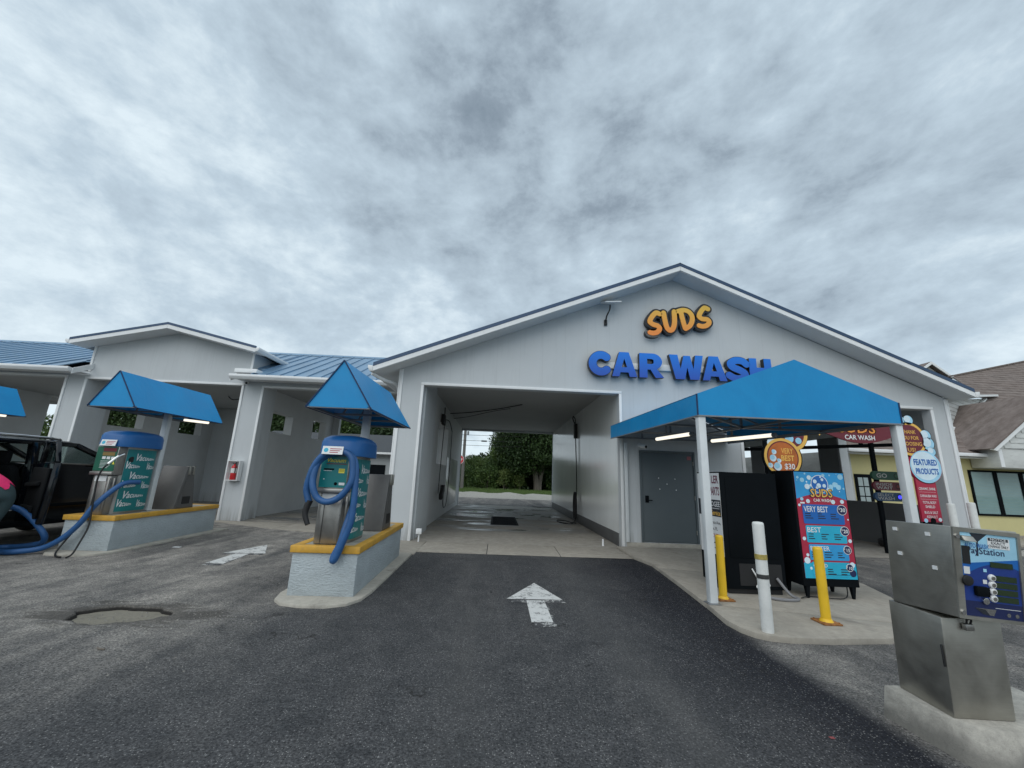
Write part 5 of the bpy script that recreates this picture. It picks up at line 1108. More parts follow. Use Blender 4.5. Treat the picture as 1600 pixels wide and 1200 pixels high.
MB().tube([(-2.0, 14.6, 3.7), (-1.95, 14.2, 3.9)], .02, 6).tube([(-2.0, 14.8, 3.55), (-1.96, 15.8, 3.62), (-1.96, 16.9, 3.35)], .02, 6, 3).build('arm', M['black'], t, smooth=True)
MB().tube([(-1.98, 14.6, 3.4), (-1.98, 14.4, 2.3), (-1.99, 14.35, 1.2), (-2.0, 14.4, .95)], .014, 6, 4).tube([(-1.96, 16.9, 3.35), (-1.97, 17.0, 2.4), (-1.98, 17.05, 1.3), (-1.99, 16.9, .55), (-2.0, 16.4, .34), (-2.0, 15.9, .5), (-2.0, 15.75, 1.0)], .014, 6, 5).build('hose', M['black'], t, smooth=True)
MB().hexa([(-1.98, 14.5, .72), (-1.86, 14.5, .72), (-1.86, 14.95, .95), (-1.98, 14.95, .95), (-1.98, 14.42, .92), (-1.86, 14.42, .92), (-1.86, 14.87, 1.15), (-1.98, 14.87, 1.15)]).build('brush', M['black'], t, .03)
MB().box(-2.09, -1.97, 15.7, 15.95, .95, 1.2).build('bracket', M['black'], t, .01)
t = thing('pipe_stub_box', 'small white utility box on a pipe stub at the left foot of the bay opening', 'utility box', (-1.78, 10.25, 0))
MB().box(-1.87, -1.74, 10.18, 10.28, .19, .31).build('box', M['white'], t, .006)
MB().cyl((-1.80, 10.23, .005), (-1.80, 10.23, .19), .02, n=10).build('pipe', M['white'], t)
tag(MB().cyl((2.72, 10.6, .01), (2.72, 10.6, .17), .03, .02, 10).build('pipe_stub', M['white'], smooth=True), 'tiny white pipe stub at the right foot of the bay opening', 'pipe')
# fire extinguisher
t = thing('fire_extinguisher', 'red fire extinguisher in a white case on the grey pier between bays', 'fire extinguisher', (-7.98, WY, 1.45))
MB().box(-8.16, -7.80, WY-.05, WY-.033, 1.17, 1.76).box(-8.16, -8.14, WY-.20, WY-.051, 1.17, 1.76).box(-7.82, -7.80, WY-.20, WY-.051, 1.17, 1.76).box(-8.139, -7.821, WY-.20, WY-.051, 1.17, 1.19).box(-8.139, -7.821, WY-.20, WY-.051, 1.74, 1.76).build('case', M['white'], t)
MB().lathe((-7.98, WY-.125, 1.195), [(.07, 0), (.075, .02), (.075, .36), (.06, .41), (.025, .44), (.025, .47)], 18).build('cylinder', M['red'], t, smooth=True)
MB().lathe((-7.98, WY-.125, 1.195), [(.0765, .20), (.0765, .34)], 18).build('label_band', M['extwhite'], t, smooth=True)
MB().tube([(-7.98, WY-.125, 1.67), (-7.92, WY-.16, 1.70), (-7.90, WY-.19, 1.60), (-7.905, WY-.19, 1.40)], .013, 6, 4).box(-8.03, -7.94, WY-.14, WY-.11, 1.66, 1.685).build('valve', M['black'], t, smooth=True)
# litter
tag(MB().box(-6.29, -6.16, 8.62, 8.70, .004, .008).build('paper_scrap', M['white']), 'small white paper scrap on the asphalt beside the left pedestal', 'litter')
tag(MB().box(2.27, 2.30, 3.02, 3.04, .003, .006).build('red_scrap', simple('faded red scrap', (.28, .07, .07), .7)), 'tiny red scrap on the dark asphalt beside the pay box', 'litter')
tag(MB().tube([(-3.42, 4.07, .01), (-3.38, 4.04, .012), (-3.33, 4.04, .01)], .007, 6).build('twig', M['bark']), 'small dark twig on the asphalt in front of the pothole', 'litter')

# ------------------------------------------------------------------ yellow building at the right
YB = thing('yellow_building', 'pale yellow building with brown shingled roof and black framed windows', 'building', (20, 15.5, 0)); wy = 15.5
MB().box(13.75, 44, wy, wy+.3, -.05, 3.25).build('wall', M['yellow_wall'], YB)
MB().box(13.45, 13.748, wy-.02, 29, -.05, 3.1).build('side_wall', M['siding'], YB)
MB().box(13.749, 44, wy-.02, wy-.002, -.05, .16).build('plinth', M['conc'], YB)
ezb, sl_ = 3.14, .7; ey0 = 15.0
def xl(y):
    P_ = [(15.0, 13.2), (16.05, 13.3), (16.58, 19.39), (19.71, 25.24), (22.76, 27.33), (26.16, 37.0), (29.5, 46.4)]
    for (a, xa), (b, xb) in zip(P_[:-1], P_[1:]):
        if a <= y <= b: return xa+(xb-xa)*(y-a)/(b-a)
    return 46.5
mb = MB(); st_ = .33; ny = int((29.3-ey0)/st_)
for i in range(ny):
    a, b = ey0+i*st_, ey0+(i+1)*st_+.02; za, zb_ = ezb+(a-ey0)*sl_, ezb+(b-ey0)*sl_
    xa, xb_ = xl(a), xl(min(b, 29.5))
    mb.add([(xa, a, za+.035), (47, a, za+.035), (47, b, zb_+.004), (xb_, b, zb_+.004), (xa, a, za-.02), (47, a, za-.02)], [(0, 1, 2, 3), (4, 5, 1, 0)])
o = mb.build('shingle_courses', M['shingle'], YB, recalc=False); stuff(o)
MB().prism([(13.2, 15.0, 3.10), (47, 15.0, 3.10), (47, 29.3, 3.10+14.3*.7), (46.4, 29.3, 3.10+14.3*.7), (37, 26.16, 10.89), (27.33, 22.76, 8.51), (25.24, 19.71, 6.38), (19.39, 16.58, 4.19), (13.2, 16.0, 3.78)], (0, 0, -.04)).build('roof_deck', M['trim'], YB)
MB().box(13.2, 19.55, 14.86, 14.99, 3.02, 3.15).build('gutter', M['trim'], YB, .02)
MB().box(13.2, 44, 15.0, wy-.003, 2.97, 3.0).build('soffit', M['soffit'], YB)
MB().bar((27.2, 22.7, 8.56), (46.5, 29.5, 13.33), .25, .08).build('hip_cap', M['shingle'], YB)
MB().bar((19.30, 16.53, 4.23), (25.3, 19.74, 6.5), .10, .07).build('rake_board', M['trim'], YB)
# sided wall between the roofs, board by board
pA, pB = Vector((19.3, 16.66, 0)), Vector((25.3, 19.87, 0)); dirw = (pB-pA).normalized(); nrm = Vector((dirw.y, -dirw.x, 0))
for i in range(13):
    z0 = 4.1+i*.19; z1 = z0+.187
    tri = clip(clip([(0, z0), (1, z0), (1, z1), (0, z1)], 2.27, -1, -4.23), -.93, 1, 5.60)
    if len(tri) < 3: continue
    MB().prism([pA+(pB-pA)*u+nrm*(.03 if z_ < z0+.09 else .012)+Vector((0, 0, z_)) for u, z_ in tri], -nrm*.05).build('siding_board', M['siding'], YB)
MB().bar((19.0, 16.35, 5.66), (26.3, 20.25, 6.80), .5, .10).build('eave_fascia', M['trim'], YB)
# little upper gable
MB().prism([(26.9, 24.3, 8.6), (28.4, 24.3, 8.6), (28.4, 24.3, 9.1), (27.65, 24.3, 9.72), (26.9, 24.3, 9.1)], (0, 2, 0)).build('gable_wall', M['siding'], YB)
for sgn, xe, ze in ((-1, 26.35, 9.0), (1, 28.95, 8.9)):
    MB().prism([(27.65, 24.02, 9.88), (xe, 24.02, ze), (xe, 24.02, ze-.10), (27.65, 24.02, 9.76)], (0, 3, 0)).build('gable_roof', M['shingle'], YB)
    MB().prism([(27.65, 23.96, 9.87), (xe, 23.96, ze-.01), (xe, 23.96, ze-.16), (27.65, 23.96, 9.70)], (0, .05, 0)).build('rake_board', M['trim'], YB)
# windows with blinds
def win(x0, x1, z0, z1):
    f = MB(); t_ = .07
    f.box(x0, x1, wy-.06, wy-.003, z0, z0+t_).box(x0, x1, wy-.06, wy-.003, z1-t_, z1).box(x0, x0+t_, wy-.06, wy-.003, z0+t_, z1-t_).box(x1-t_, x1, wy-.06, wy-.003, z0+t_, z1-t_)
    fo = f.build('window', M['blacksteel'], YB, .004); MB().box(x0+t_, x1-t_, wy-.03, wy-.024, z0+t_, z1-t_).build('pane', M['glass'], fo)
    n_ = 14; hh = (z1-z0-2*t_)/n_; b = MB()
    for i in range(n_): b.box(x0+t_, x1-t_, wy-.018+.002*(i % 2), wy-.006, z0+t_+i*hh+.004, z0+t_+(i+1)*hh)
    b.build('blind', M['blind'], fo)
for k_ in range(6): win(18.42+1.05*k_, 18.42+1.05*(k_+1)-.006, .84, 2.55)
dw = MB().box(13.80, 14.45, wy-.05, wy-.003, .0, 2.22).build('door', M['blacksteel'], YB, .004)
for i in range(2):
    for j in range(3): MB().box(13.90+.22*i, 14.08+.22*i, wy-.056, wy-.051, 1.05+.36*j, 1.37+.36*j).build('pane', M['blind'], dw)
# projecting gabled porch
pz = 3.32
MB().prism([(18.5, 14.5, pz), (24.15, 14.5, pz), (21.35, 14.5, pz+2.1)], (0, .1, 0)).build('porch_gable', M['siding'], YB)
for i in range(9):
    z0 = pz+.03+.2*i; xL = 18.5+(z0+.2-pz)/.737+.05; MB().prism([(xL, 14.475, z0), (24.15-(xL-18.5), 14.475, z0), (24.15-(xL-18.5), 14.495, z0+.197), (xL, 14.495, z0+.197)], (0, .004, 0)).build('siding_board', M['siding'], YB)
MB().prism([(18.25, 14.40, pz-.05), (21.35, 14.40, pz+2.25), (21.35, 14.40, pz+2.05), (18.45, 14.40, pz-.10)], (0, .07, 0)).build('rake_board', M['trim'], YB)
MB().prism([(24.45, 14.40, pz-.05), (21.353, 14.40, pz+2.25), (21.353, 14.40, pz+2.05), (24.25, 14.40, pz-.10)], (0, .07, 0)).build('rake_board', M['trim'], YB)
MB().prism([(18.25, 14.38, pz-.02), (21.35, 14.38, pz+2.29), (21.35, 14.38, pz+2.25), (18.3, 14.38, pz-.05)], (0, 4.2, 0)).build('porch_roof', M['shingle'], YB)
MB().box(18.6, 24.05, 14.52, 15.46, 2.62, pz-.003).build('porch_beam', M['siding'], YB, .01)
MB().box(18.61, 18.75, 14.5, 14.515, 2.64, pz-.01).build('trim', M['trim'], YB)
# planting bed edge and side road strip by it
mb = MB(); mb.prism([(12.6, 13.3, -.02), (44, 13.3, -.02), (44, 15.45, -.02), (12.6, 15.45, -.02)], (0, 0, .10)); struct(mb.build('side_walk', M['conc'], None, .01), 'concrete walk along the yellow building')
gx = np.linspace(12.6, 42, 120); gy = np.linspace(11.4, 12.2, 8)
vs = [(x, y, -.01+(0 if j in (0, 7) else .05+.05*math.sin(x*3+y*5)+rng.random()*.05)) for j, y in enumerate(gy) for x in gx]
fs = [(j*120+i, j*120+i+1, (j+1)*120+i+1, (j+1)*120+i) for j in range(7) for i in range(119)]
struct(MB().add(vs, fs).build('shell_strip', M['sand'], recalc=False), 'rough shell strip between lot and yellow building')

# ------------------------------------------------------------------ black car with an open rear door, left edge
XR, XL = -8.72, -10.70
car = thing('parked_car', 'black sport utility vehicle being vacuumed with its rear door open', 'car', ((XR+XL)/2, 8.5, 0))
def side(loops, x, th, name, mat): 
    vs, fs = shape2d(loops, th); return MB().add([(x-th+d, y, z) for y, z, d in vs], fs).build(name, mat, car, .02)
arch = lambda yc, a0, a1: [(yc+.46*math.cos(a), .40+.46*math.sin(a)) for a in np.linspace(math.radians(a0), math.radians(a1), 9)]
for x, th in ((XR, .10), (XL+.10, .10)):
    front = [(9.32, .46)]+arch(10.0, 172, 8)+[(10.75, .50), (10.98, .62), (10.98, 1.02), (10.8, 1.22), (9.95, 1.42), (9.32, 1.50)]
    side([front], x, th, 'front_fender', M['carpaint'])
    side([[(8.20, .46), (9.31, .46), (9.31, 1.50), (8.20, 1.53)]], x, th, 'front_door', M['carpaint'])
    rear = [(5.95, .55)]+arch(6.72, 172, 8)+[(7.20, .46), (7.20, 1.55), (6.0, 1.50), (5.92, 1.0)]
    side([rear], x, th, 'rear_quarter', M['carpaint'])
side([[(7.21, .46), (8.19, .46), (8.19, 1.53), (7.21, 1.55)]], XL+.10, .10, 'rear_door', M['carpaint'])
MB().box(XR-.12, XR+.02, 7.1, 9.4, .36, .455).build('sill', M['blacksteel'], car, .02)
MB().box(XL+.1, XR-.1, 6.0, 9.9, .40, .46).build('floor', M['carin'], car)
ro = MB().hexa([(XL+.22, 6.2, 1.86), (XR-.22, 6.2, 1.86), (XR-.20, 9.0, 1.88), (XL+.20, 9.0, 1.88), (XL+.34, 6.25, 1.95), (XR-.34, 6.25, 1.95), (XR-.30, 8.9, 1.97), (XL+.30, 8.9, 1.97)]); ro.build('roof', M['carpaint'], car, .03)
for x in (XR-.24, XL+.24): MB().tube([(x, 6.4, 1.94), (x, 6.6, 1.99), (x, 8.4, 2.0), (x, 8.62, 1.95)], .028, 8, 3).build('roof_rail', M['chrome'], car, smooth=True)
for sgn, x in ((1, XR), (-1, XL)):
    xo = x-sgn*.04; xi = x-sgn*.21
    MB().bar((xi, 8.92, 1.90), (xo, 9.98, 1.44), .10, .09).build('front_pillar', M['carpaint'], car, .01)
    MB().bar((xo-sgn*.02, 8.16, .46), (xi, 8.14, 1.90), .12, .12, (0, 1, 0)).build('middle_pillar', M['carpaint'], car, .01)
    MB().bar((xo-sgn*.02, 7.16, 1.5), (xi, 7.10, 1.90), .12, .12, (0, 1, 0)).build('rear_pillar', M['carpaint'], car, .01)
    MB().bar((xo, 6.05, 1.5), (xi, 6.25, 1.90), .14, .12, (0, 1, 0)).build('tail_pillar', M['carpaint'], car, .01)
    MB().bar((xi, 6.2, 1.89), (xi, 8.95, 1.90), .08, .08).build('roof_side', M['carpaint'], car, .01)
    g = MB().add([(xo, 8.24, 1.52), (xo, 9.72, 1.50), (xi+sgn*.01, 8.95, 1.87), (xi+sgn*.01, 8.22, 1.88)], [(0, 1, 2, 3)]); g.build('side_window', M['carglass'], car, recalc=False)
    g = MB().add([(xo, 6.12, 1.52), (xo, 7.08, 1.54), (xi+sgn*.01, 7.06, 1.87), (xi+sgn*.01, 6.3, 1.87)], [(0, 1, 2, 3)]); g.build('side_window', M['carglass'], car, recalc=False)
    mr = MB().box(min(x+sgn*.03, x+sgn*.25), max(x+sgn*.03, x+sgn*.25), 9.25, 9.36, 1.46, 1.64).build('mirror', M['carpaint'], car, .03)
    MB().bar((xo+sgn*.035, 8.22, 1.525), (xo+sgn*.035, 9.75, 1.50), .02, .03).build('belt_moulding', M['steel'], car, .004)
    MB().bar((x+sgn*.004, 8.22, .72), (x+sgn*.004, 9.30, .72), .02, .06).build('side_moulding', M['blacksteel'], car, .004)
    MB().bar((x-sgn*.02, 8.35, 1.28), (x+sgn*.035, 8.35, 1.28), .03, .03).bar((x+sgn*.035, 8.28, 1.28), (x+sgn*.035, 8.50, 1.28), .02, .03).build('door_handle', M['blacksteel'], car, .004)
g = MB().add([(XL+.04, 7.2, 1.54), (XL+.04, 8.1, 1.53), (XL+.2, 8.1, 1.88), (XL+.2, 7.15, 1.87)], [(0, 1, 2, 3)]); g.build('side_window', M['carglass'], car, recalc=False)
MB().add([(XL+.14, 9.98, 1.42), (XR-.14, 9.98, 1.42), (XR-.24, 8.98, 1.89), (XL+.24, 8.98, 1.89)], [(0, 1, 2, 3)]).build('windscreen', M['carglass'], car, recalc=False)
MB().add([(XL+.14, 6.02, 1.5), (XR-.14, 6.02, 1.5), (XR-.26, 6.22, 1.88), (XL+.26, 6.22, 1.88)], [(0, 1, 2, 3)]).build('rear_window', M['carglass'], car, recalc=False)
MB().hexa([(XL+.1, 9.9, 1.0), (XR-.1, 9.9, 1.0), (XR-.12, 10.95, .9), (XL+.12, 10.95, .9), (XL+.06, 9.9, 1.43), (XR-.06, 9.9, 1.43), (XR-.12, 10.9, 1.20), (XL+.12, 10.9, 1.20)]).build('bonnet', M['carpaint'], car, .04)
MB().box(XL+.05, XR-.05, 10.85, 11.05, .42, .95).build('front_bumper', M['carpaint'], car, .05)
MB().box(XL+.05, XR-.05, 5.86, 6.02, .45, .95).build('rear_bumper', M['carpaint'], car, .05)
MB().box(XL+.11, XR-.11, 5.95, 6.05, .96, 1.5).build('tailgate', M['carpaint'], car, .03)
for x in (XL+.22, XR-.22):
    MB().box(x-.14, x+.14, 10.96, 11.0, .97, 1.12).build('headlight', M['chrome'], car, .02)
    MB().box(x-.11, x+.11, 5.90, 5.945, 1.0, 1.4).build('taillight', M['red'], car, .02)
MB().box(XL+.15, XR-.15, 9.5, 9.95, 1.05, 1.42).build('dashboard', M['carin'], car, .05)
for x in (XL+.48, XR-.50):
    s_ = MB().box(x-.26, x+.26, 8.35, 8.9, .62, .86).hexa([(x-.26, 8.10, .80), (x+.26, 8.10, .80), (x+.26, 8.32, .80), (x-.26, 8.32, .80), (x-.22, 7.92, 1.45), (x+.22, 7.92, 1.45), (x+.22, 8.06, 1.45), (x-.22, 8.06, 1.45)]).build('front_seat', M['carin'], car, .04)
    MB().box(x-.14, x+.14, 7.88, 8.0, 1.50, 1.72).build('headrest', M['carin'], s_, .04)
MB().box(XL+.2, XR-.25, 6.7, 7.2, .65, .9).box(XL+.2, XR-.25, 6.5, 6.68, .7, 1.5).build('rear_seat', M['carin'], car, .04)
MB().tube([(XL+.48+.17*math.cos(a), 9.3+.06*math.sin(a), 1.32+.17*math.sin(a)) for a in np.linspace(0, 6.3, 20)], .018, 8).build('steering_wheel', M['carin'], car, smooth=True)
for x in (XR-.01, XL+.01):
    for y in (6.72, 10.0):
        sgn = 1 if x > -9 else -1
        ty = MB(); ty.tube([(x-sgn*.13, y+.30*math.cos(a), .40+.30*math.sin(a)) for a in np.linspace(0, 2*math.pi, 30)], .10, 10); w_ = ty.build('wheel', M['black'], car, smooth=True)
        MB().cyl((x-sgn*.16, y, .40), (x-sgn*.05, y, .40), .24, .22, 24).build('rim', M['steel'], w_, smooth=True)
# the open rear door, hinged at the middle pillar
ang = math.radians(60); dv = Vector((math.sin(ang), -math.cos(ang), 0)); nv = Vector((-math.cos(ang), -math.sin(ang), 0)); hp_ = Vector((XR-.01, 8.10, 0))
def dq(u, v, n_): return hp_+dv*u+nv*n_+Vector((0, 0, v))
def dsolid(pts, n0, n1): return MB().prism([dq(u, v, n0) for u, v in pts], nv*(n1-n0))
od = dsolid([(.02, .47), (.86, .47), (.90, .75), (.92, 1.54), (.02, 1.52)], 0, -.10).build('open_rear_door', M['carpaint'], car, .02)
dsolid([(.06, .56), (.80, .56), (.84, .8), (.86, 1.44), (.06, 1.44)], .045, .002).build('door_lining', M['carin'], od, .02)
dsolid([(.15, .60), (.70, .60), (.70, .78), (.15, .78)], .10, .047).build('door_pocket', M['carin'], od, .02)
dsolid([(.12, 1.08), (.72, 1.12), (.72, 1.20), (.12, 1.16)], .11, .047).build('armrest', M['carin'], od, .02)
fr_ = MB()
for a, b in (((.06, 1.53), (.08, 1.92)), ((.08, 1.92), (.62, 1.90)), ((.62, 1.90), (.88, 1.54))): fr_.bar(dq(*a, -.05), dq(*b, -.05), .07, .07, nv)
fr_.build('window_frame', M['carpaint'], od, .01)
MB().add([dq(.07, 1.54, -.05), dq(.86, 1.54, -.05), dq(.61, 1.88, -.05), dq(.09, 1.90, -.05)], [(0, 1, 2, 3)]).build('window', M['privacy'], od, recalc=False)

# ------------------------------------------------------------------ person bending into the car
per = thing('person', 'person in grey and hot pink top bending into the black car with the vacuum hose', 'person', (-8.3, 7.0, 0))
def skin_body(name, pts, edges, mat, parent, sub=2, root=0):
    me = D.meshes.new(name); off = parent.location
    me.from_pydata([(p[0]-off.x, p[1]-off.y, p[2]-off.z) for p in pts], edges, []); o = D.objects.new(name, me); C.objects.link(o); o.parent = parent
    md = o.modifiers.new('skin', 'SKIN'); md.use_smooth_shade = True
    for i, p in enumerate(pts): me.skin_vertices[0].data[i].radius = (p[3], p[3]*(p[4] if len(p) > 4 else 1)); me.skin_vertices[0].data[i].use_root = (i == root)
    sb_ = o.modifiers.new('sub', 'SUBSURF'); sb_.levels = sb_.render_levels = sub; me.materials.append(mat); return o
bp = [(-8.14, 7.22, 1.05, .165), (-8.34, 7.25, 1.13, .155), (-8.56, 7.29, 1.18, .16), (-8.78, 7.33, 1.21, .145), (-8.94, 7.36, 1.21, .06), (-9.04, 7.38, 1.19, .085), (-9.14, 7.40, 1.15, .085),
      (-8.80, 7.14, 1.17, .07), (-8.88, 7.10, .94, .05), (-8.96, 7.30, .83, .035), (-9.00, 7.38, .81, .035), (-8.78, 7.50, 1.15, .07), (-8.82, 7.62, .95, .05), (-8.80, 7.52, .83, .035), (-8.78, 7.48, .80, .034),
      (-8.16, 7.10, .92, .12), (-8.24, 7.02, .52, .08), (-8.16, 6.98, .12, .05), (-8.30, 6.98, .05, .045), (-8.10, 7.32, .90, .12), (-8.14, 7.22, .50, .08), (-8.02, 7.16, .12, .05), (-8.17, 7.15, .05, .045)]
be = [(0, 1), (1, 2), (2, 3), (3, 4), (4, 5), (5, 6), (3, 7), (7, 8), (8, 9), (9, 10), (3, 11), (11, 12), (12, 13), (13, 14), (0, 15), (15, 16), (16, 17), (17, 18), (0, 19), (19, 20), (20, 21), (21, 22)]
tmpb = skin_body('body', bp, be, M['skin'], per)
bpy.context.view_layer.update(); dg = bpy.context.evaluated_depsgraph_get()
bme = D.meshes.new_from_object(tmpb.evaluated_get(dg)); D.objects.remove(tmpb)
bme.materials.clear(); bme.materials.append(M['skin']); body = D.objects.new('body', bme); C.objects.link(body); body.parent = per
def seg_of(p):
    best = (9, 0)
    for k_, (a, b) in enumerate(be):
        a_, b_ = Vector(bp[a][:3])-per.location, Vector(bp[b][:3])-per.location; ab = b_-a_; t_ = max(0, min(1, (p-a_).dot(ab)/ab.dot(ab))); best = min(best, ((p-a_-ab*t_).length-(bp[a][3]*(1-t_)+bp[b][3]*t_)*.6, k_))
    return best[1]
fseg = [seg_of(p.center) for p in bme.polygons]
def clothe(name, segs, mat, th, keep=lambda c: True):
    ids = [i for i, k_ in enumerate(fseg) if k_ in segs and keep(bme.polygons[i].center+per.location)]; mb = MB(); mp = {}
    vs, fs = [], []
    for i in ids:
        f_ = []
        for v_ in bme.polygons[i].vertices:
            if v_ not in mp: mp[v_] = len(vs); vs.append(bme.vertices[v_].co+bme.vertices[v_].normal*th+per.location)
            f_.append(mp[v_])
        fs.append(tuple(f_))
    if fs: mb.add(vs, fs).build(name, mat, per, smooth=True, angle=180)
clothe('leggings', {14, 15, 16, 18, 19, 20}, M['jeans'], .014)
clothe('pink_hem', {0, 1}, M['pink'], .022, lambda c: c.x > -8.52)
clothe('grey_top', {1, 2, 6, 7, 10, 11}, M['greycloth'], .018, lambda c: c.x <= -8.40)
MB().ball((-9.08, 7.39, 1.20), .105, 16, 10).build('hair', M['hair'], per, smooth=True)
for x, y in ((-8.24, 6.98), (-8.11, 7.15)): MB().box(x-.14, x+.10, y-.05, y+.05, .006, .09).build('shoe', M['black'], per, .03)

per.location.x -= .07; per.location.y -= .03; per.location.z += .04

# ------------------------------------------------------------------ background: house, trees, pole, sign
hs = thing('far_house', 'small grey house with dark roof seen through the right self serve bay', 'house', (-11, 28, 0))
MB().box(-17, -6.8, 28, 36, -.05, 2.9).build('wall', M['housewall'], hs)
MB().prism([(-17.5, 27.5, 2.86), (-17.5, 32, 4.4), (-17.5, 36.5, 2.86), (-17.5, 36.5, 2.74), (-17.5, 32, 4.28), (-17.5, 27.5, 2.74)], (11.2, 0, 0)).build('roof', M['houseroof'], hs)
MB().box(-17.5, -6.3, 27.42, 27.49, 2.74, 2.87).build('fascia', M['trim'], hs)
for x in (-8.6, -12.5): 
    w_ = MB().box(x-.05, x+1.05, 27.95, 27.997, 1.2, 2.05).build('window', M['blacksteel'], hs); MB().box(x, x+1, 27.94, 27.949, 1.25, 2.0).build('pane', M['blacksteel'], w_)
def crown_mesh(name, lobes, per_lobe, leaf, mat, seed):
    rg = np.random.default_rng(seed); V, Tn = [], []
    for (cx_, cy_, cz_, rx, ry, rz_) in lobes:
        n_ = int(per_lobe*(rx*ry*rz_)**(2/3)); d = rg.normal(size=(n_, 3)); d /= np.linalg.norm(d, axis=1)[:, None]
        rad = (.62+.42*rg.random(n_))[:, None]*(1+.18*np.sin(d[:, :1]*7+cx_)*np.sin(d[:, 1:2]*6+cz_)); p = d*rad*[rx, ry, rz_]+[cx_, cy_, cz_]
        a = rg.normal(size=(n_, 3)); a /= np.linalg.norm(a, axis=1)[:, None]; b = np.cross(a, rg.normal(size=(n_, 3))); b /= np.linalg.norm(b, axis=1)[:, None]
        s1 = leaf*(.6+.8*rg.random(n_))[:, None]; q = np.stack([p-a*s1, p-b*s1*.5, p+a*s1, p+b*s1*.5], 1); V.append(q.reshape(-1, 3))
        Tn.append(np.clip(rg.random()*.55+.45*rg.random(n_), 0, 1))
    V = np.concatenate(V); Tn = np.concatenate(Tn); n_ = len(Tn); me = D.meshes.new(name)
    me.vertices.add(len(V)); me.vertices.foreach_set('co', V.astype(np.float32).ravel()); me.loops.add(n_*4); me.loops.foreach_set('vertex_index', np.arange(n_*4, dtype=np.int32))
    me.polygons.add(n_); me.polygons.foreach_set('loop_start', np.arange(n_, dtype=np.int32)*4); me.update(calc_edges=True)
    at = me.attributes.new('tone', 'FLOAT', 'FACE'); at.data.foreach_set('value', Tn.astype(np.float32)); me.materials.append(mat); return me
def lobes_for(h, r, base, n_, seed):
    rr = random.Random(seed); L = []
    for i in range(n_):
        t_ = (i+.5)/n_; z = base+(h-base)*(.08+.84*t_); k_ = math.sin(math.pi*(.18+.74*t_))**.7; a = i*2.4+rr.random(); d_ = r*k_*(.30+.45*rr.random()); s_ = r*(.30+.16*rr.random())
        L.append((d_*math.cos(a), d_*math.sin(a), z, s_*1.1, s_*1.1, s_*.85))
    return L
kinds = {}
def tree_mesh(kind):
    if kind not in kinds:
        h, r, base, n_, leaf, mat, fork = {'oak': (11.5, 5.6, 3.0, 34, .15, 'leafA', 2), 'mid': (8.5, 4.0, 1.2, 26, .135, 'leafB', 1), 'round': (6.5, 3.3, .6, 22, .125, 'leafB', 1), 'bush': (3.0, 2.0, .05, 12, .12, 'leafB', 1), 'dark': (10.0, 4.4, .8, 32, .145, 'leafA', 1), 'thick': (4.2, 2.9, -.2, 16, .16, 'leafA', 1), 'palm': (2.6, 1.3, .5, 8, .10, 'leafC', 1)}[kind]
        lob = lobes_for(h, r, base, n_, hash(kind) % 97 if False else len(kind)*7+ord(kind[0]))
        me = crown_mesh('crown', lob, 330 if kind in ('oak', 'dark') else 340, leaf, M[mat], len(kind)+ord(kind[0])); tr = MB(); top_ = h*.62
        if fork == 2:
            tr.tube([(0, 0, -.1), (-.05, 0, 1.2), (-.5, .1, 3.2), (-1.3, .2, 5.5), (-2.0, .3, 7.5)], .42, 10, 3, rs=lambda t: 1.1-.8*t); tr.tube([(.35, .1, -.1), (.45, .1, 1.2), (.9, 0, 3.3), (1.5, -.2, 5.6), (2.2, -.3, 7.4)], .36, 10, 3, rs=lambda t: 1.1-.8*t)
        else: tr.tube([(0, 0, -.1), (.05, 0, h*.2), (-.1, .1, h*.4), (.05, 0, top_)], .05*h*.45, 9, 3, rs=lambda t: 1.15-.85*t)
        for l_ in lob[::3]: tr.tube([(0, 0, min(l_[2], top_)*.55), (l_[0]*.5, l_[1]*.5, l_[2]*.8), (l_[0], l_[1], l_[2])], .022*h*.45, 6, 2, rs=lambda t: 1-.7*t)
        to = tr.build('trunk', M['bark'], smooth=True); kinds[kind] = (me, to.data); D.objects.remove(to)
    return kinds[kind]
def tree(kind, x, y, s_, rz_, label, name='tree', cat='tree'):
    me, tm = tree_mesh(kind); t = thing(name, label, cat, (x, y, -.12), 'trees and bushes behind the wash'); t.rotation_euler[2] = rz_; t.scale = (s_, s_, s_)
    for nm, m_ in (('trunk', tm), ('crown', me)): o = D.objects.new(nm, m_); C.objects.link(o); o.parent = t
    return t
tree('oak', 5.3, 55.0, 1.0, .25, 'tall dark oak with forked pale trunk seen through the open bay')
tree('dark', 3.6, 61.5, 1.0, .9, 'dense dark tree left behind the forked oak in the open bay')
tree('dark', 11.0, 60, 1.1, 2.9, 'dense dark tree right behind the forked oak in the open bay')
tree('mid', 1.3, 59, .93, 1.7, 'mid green bushy tree whose top slopes towards the power pole')
tree('round', -3.6, 58.5, .68, .4, 'round green bushy tree behind the stop sign')
tree('round', -7.9, 58, .58, 2.2, 'round green bushy tree left of the stop sign')
for i, (x, y, s_, lb) in enumerate(((-6.2, 55.4, .8, 'low bush nearest the stop sign at the grass edge'), (-3.6, 55.6, .95, 'low bush right of the stop sign at the grass edge'), (-1.2, 56.2, 1.05, 'low bush left of the olive palm shrub'), (2.6, 57, 1.15, 'low bush in the shade left of the forked trunk'), (8.2, 57.5, 1.2, 'low bush in the shade right of the forked trunk'))):
    tree('bush', x, y, s_, i*1.3, lb, 'bush', 'bush')
tree('palm', .9, 54.9, 1.0, .3, 'small olive palm shrub in front of the dark trees', 'palm_shrub', 'shrub')
tree('palm', 3.1, 55.2, .8, 1.3, 'second small olive palm shrub nearer the forked trunk', 'palm_shrub', 'shrub')
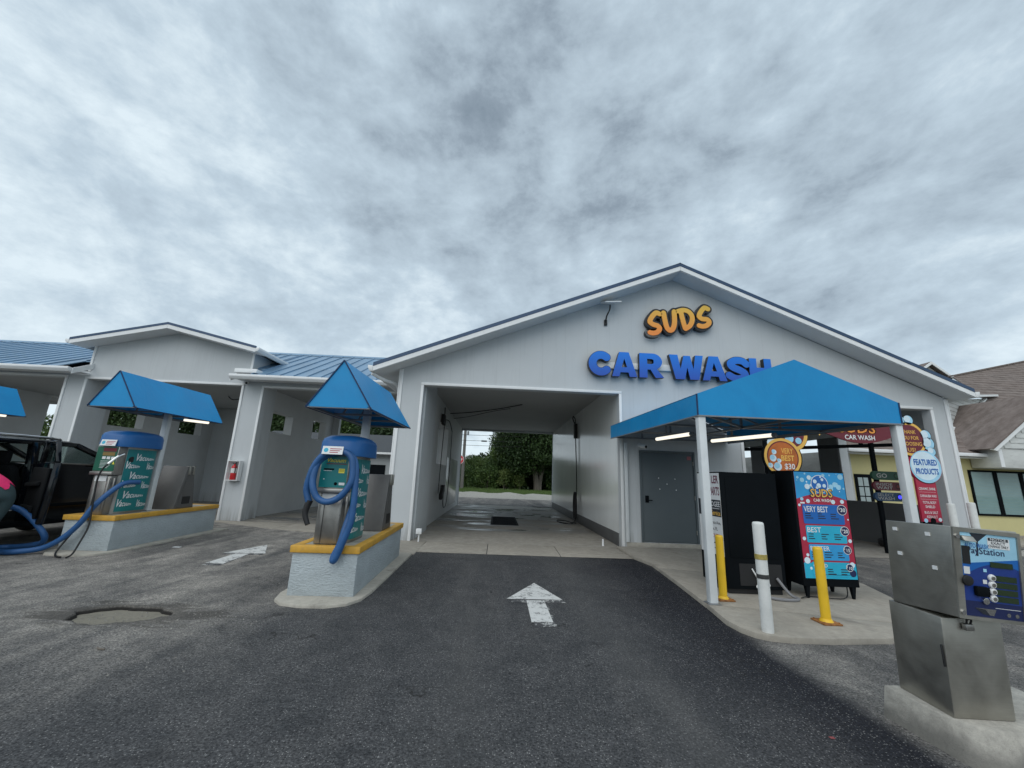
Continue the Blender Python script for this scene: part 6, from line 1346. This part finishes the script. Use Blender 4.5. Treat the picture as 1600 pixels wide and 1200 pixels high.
for i, (x, y, s_, lb) in enumerate(((5.5, 63, 1.5, 'deep green bush far behind the forked trunk'), (9.0, 64, 1.6, 'deep green bush far behind, right of the forked trunk'), (1.5, 64, 1.5, 'deep green bush far behind, left of the forked trunk'), (-1.5, 64, 1.1, 'deep green bush far behind the sloping tree top'), (12.5, 63, 1.6, 'deep green bush far behind at the right of the bay view'), (-6.5, 64, .95, 'deep green bush far behind the power pole'))):
    tree('thick', x, y, s_, i*1.1, lb, 'bush', 'bush')
bt = [('dark', -12.2, 45, .95, 'dark tree with sky gaps behind the small grey house'), ('mid', -17.5, 47, 1.1, 'green tree at the left end of the small grey house'), ('dark', -22.5, 44, 1.0, 'dark tree seen through the near window of the right self serve bay'), ('dark', -28.0, 46, 1.05, 'dark tree next left behind the self serve bays'), ('dark', -34.0, 43, 1.0, 'dark tree seen through the far window of the bay under the left gable'), ('dark', -40.5, 45, 1.1, 'dark tree seen through the near window of the bay under the left gable'), ('round', -46.3, 44, .95, 'green tree with bright sky above, glimpsed at the far left pier')]
for i, (k_, x, y, s_, lb) in enumerate(bt): tree(k_, x, y, s_, i*.8, lb)
pl = thing('power_pole', 'weathered timber power pole above the green trees in the open bay', 'pole', (-4.35, 52, 0))
MB().cyl((-4.35, 52, -.1), (-4.30, 52, 11), .22, .15, 12).build('shaft', M['pole'], pl, smooth=True)
MB().box(-5.4, -3.3, 51.8, 51.95, 9.6, 9.75).build('crossarm', M['pole'], pl)
MB().cyl((-3.95, 51.95, 6.6), (-3.95, 51.95, 7.1), .12, n=10).build('junction_can', M['frame'], pl)
for i, (z, lb) in enumerate(((7.6, 'top power line crossing the sky in the open bay'), (6.6, 'second power line from the top in the open bay'), (5.9, 'third power line with a black splice in the open bay'), (5.3, 'lowest cable crossing the sky in the open bay'))):
    mb = MB(); mb.tube([(x, 51.7, z+.0008*(x+4.3)**2) for x in np.linspace(-45, 35, 17)], .022, 6)
    if i == 2: mb.cyl((-2.2, 51.7, z), (-1.5, 51.7, z), .09, n=8)
    tag(mb.build('power_line', M['black'], smooth=True), lb, 'cable')
ss = thing('stop_sign', 'red octagonal stop sign at the left edge of the view through the bay', 'sign', (-3.66, 39, 0))
MB().cyl((-3.66, 39.06, -.05), (-3.66, 39.06, 3.4), .035, n=8).build('post', M['frame'], ss)
a = MB(); F = Frame(a, (-3.66, 39.0, 3.02), (1, 0, 0), (0, 0, 1), (0, -1, 0)); oc = lambda r: [(r*math.cos(math.radians(22.5+45*i)), r*math.sin(math.radians(22.5+45*i))) for i in range(8)]
F.solid(oc(.46), .02, 1); F.poly(oc(.43), 0, .003); F.text('STOP', 0, -.12, .24, 1, .62, .007, 'c', .02); a.build('plate', [M['red'], M['white']], ss, recalc=False)
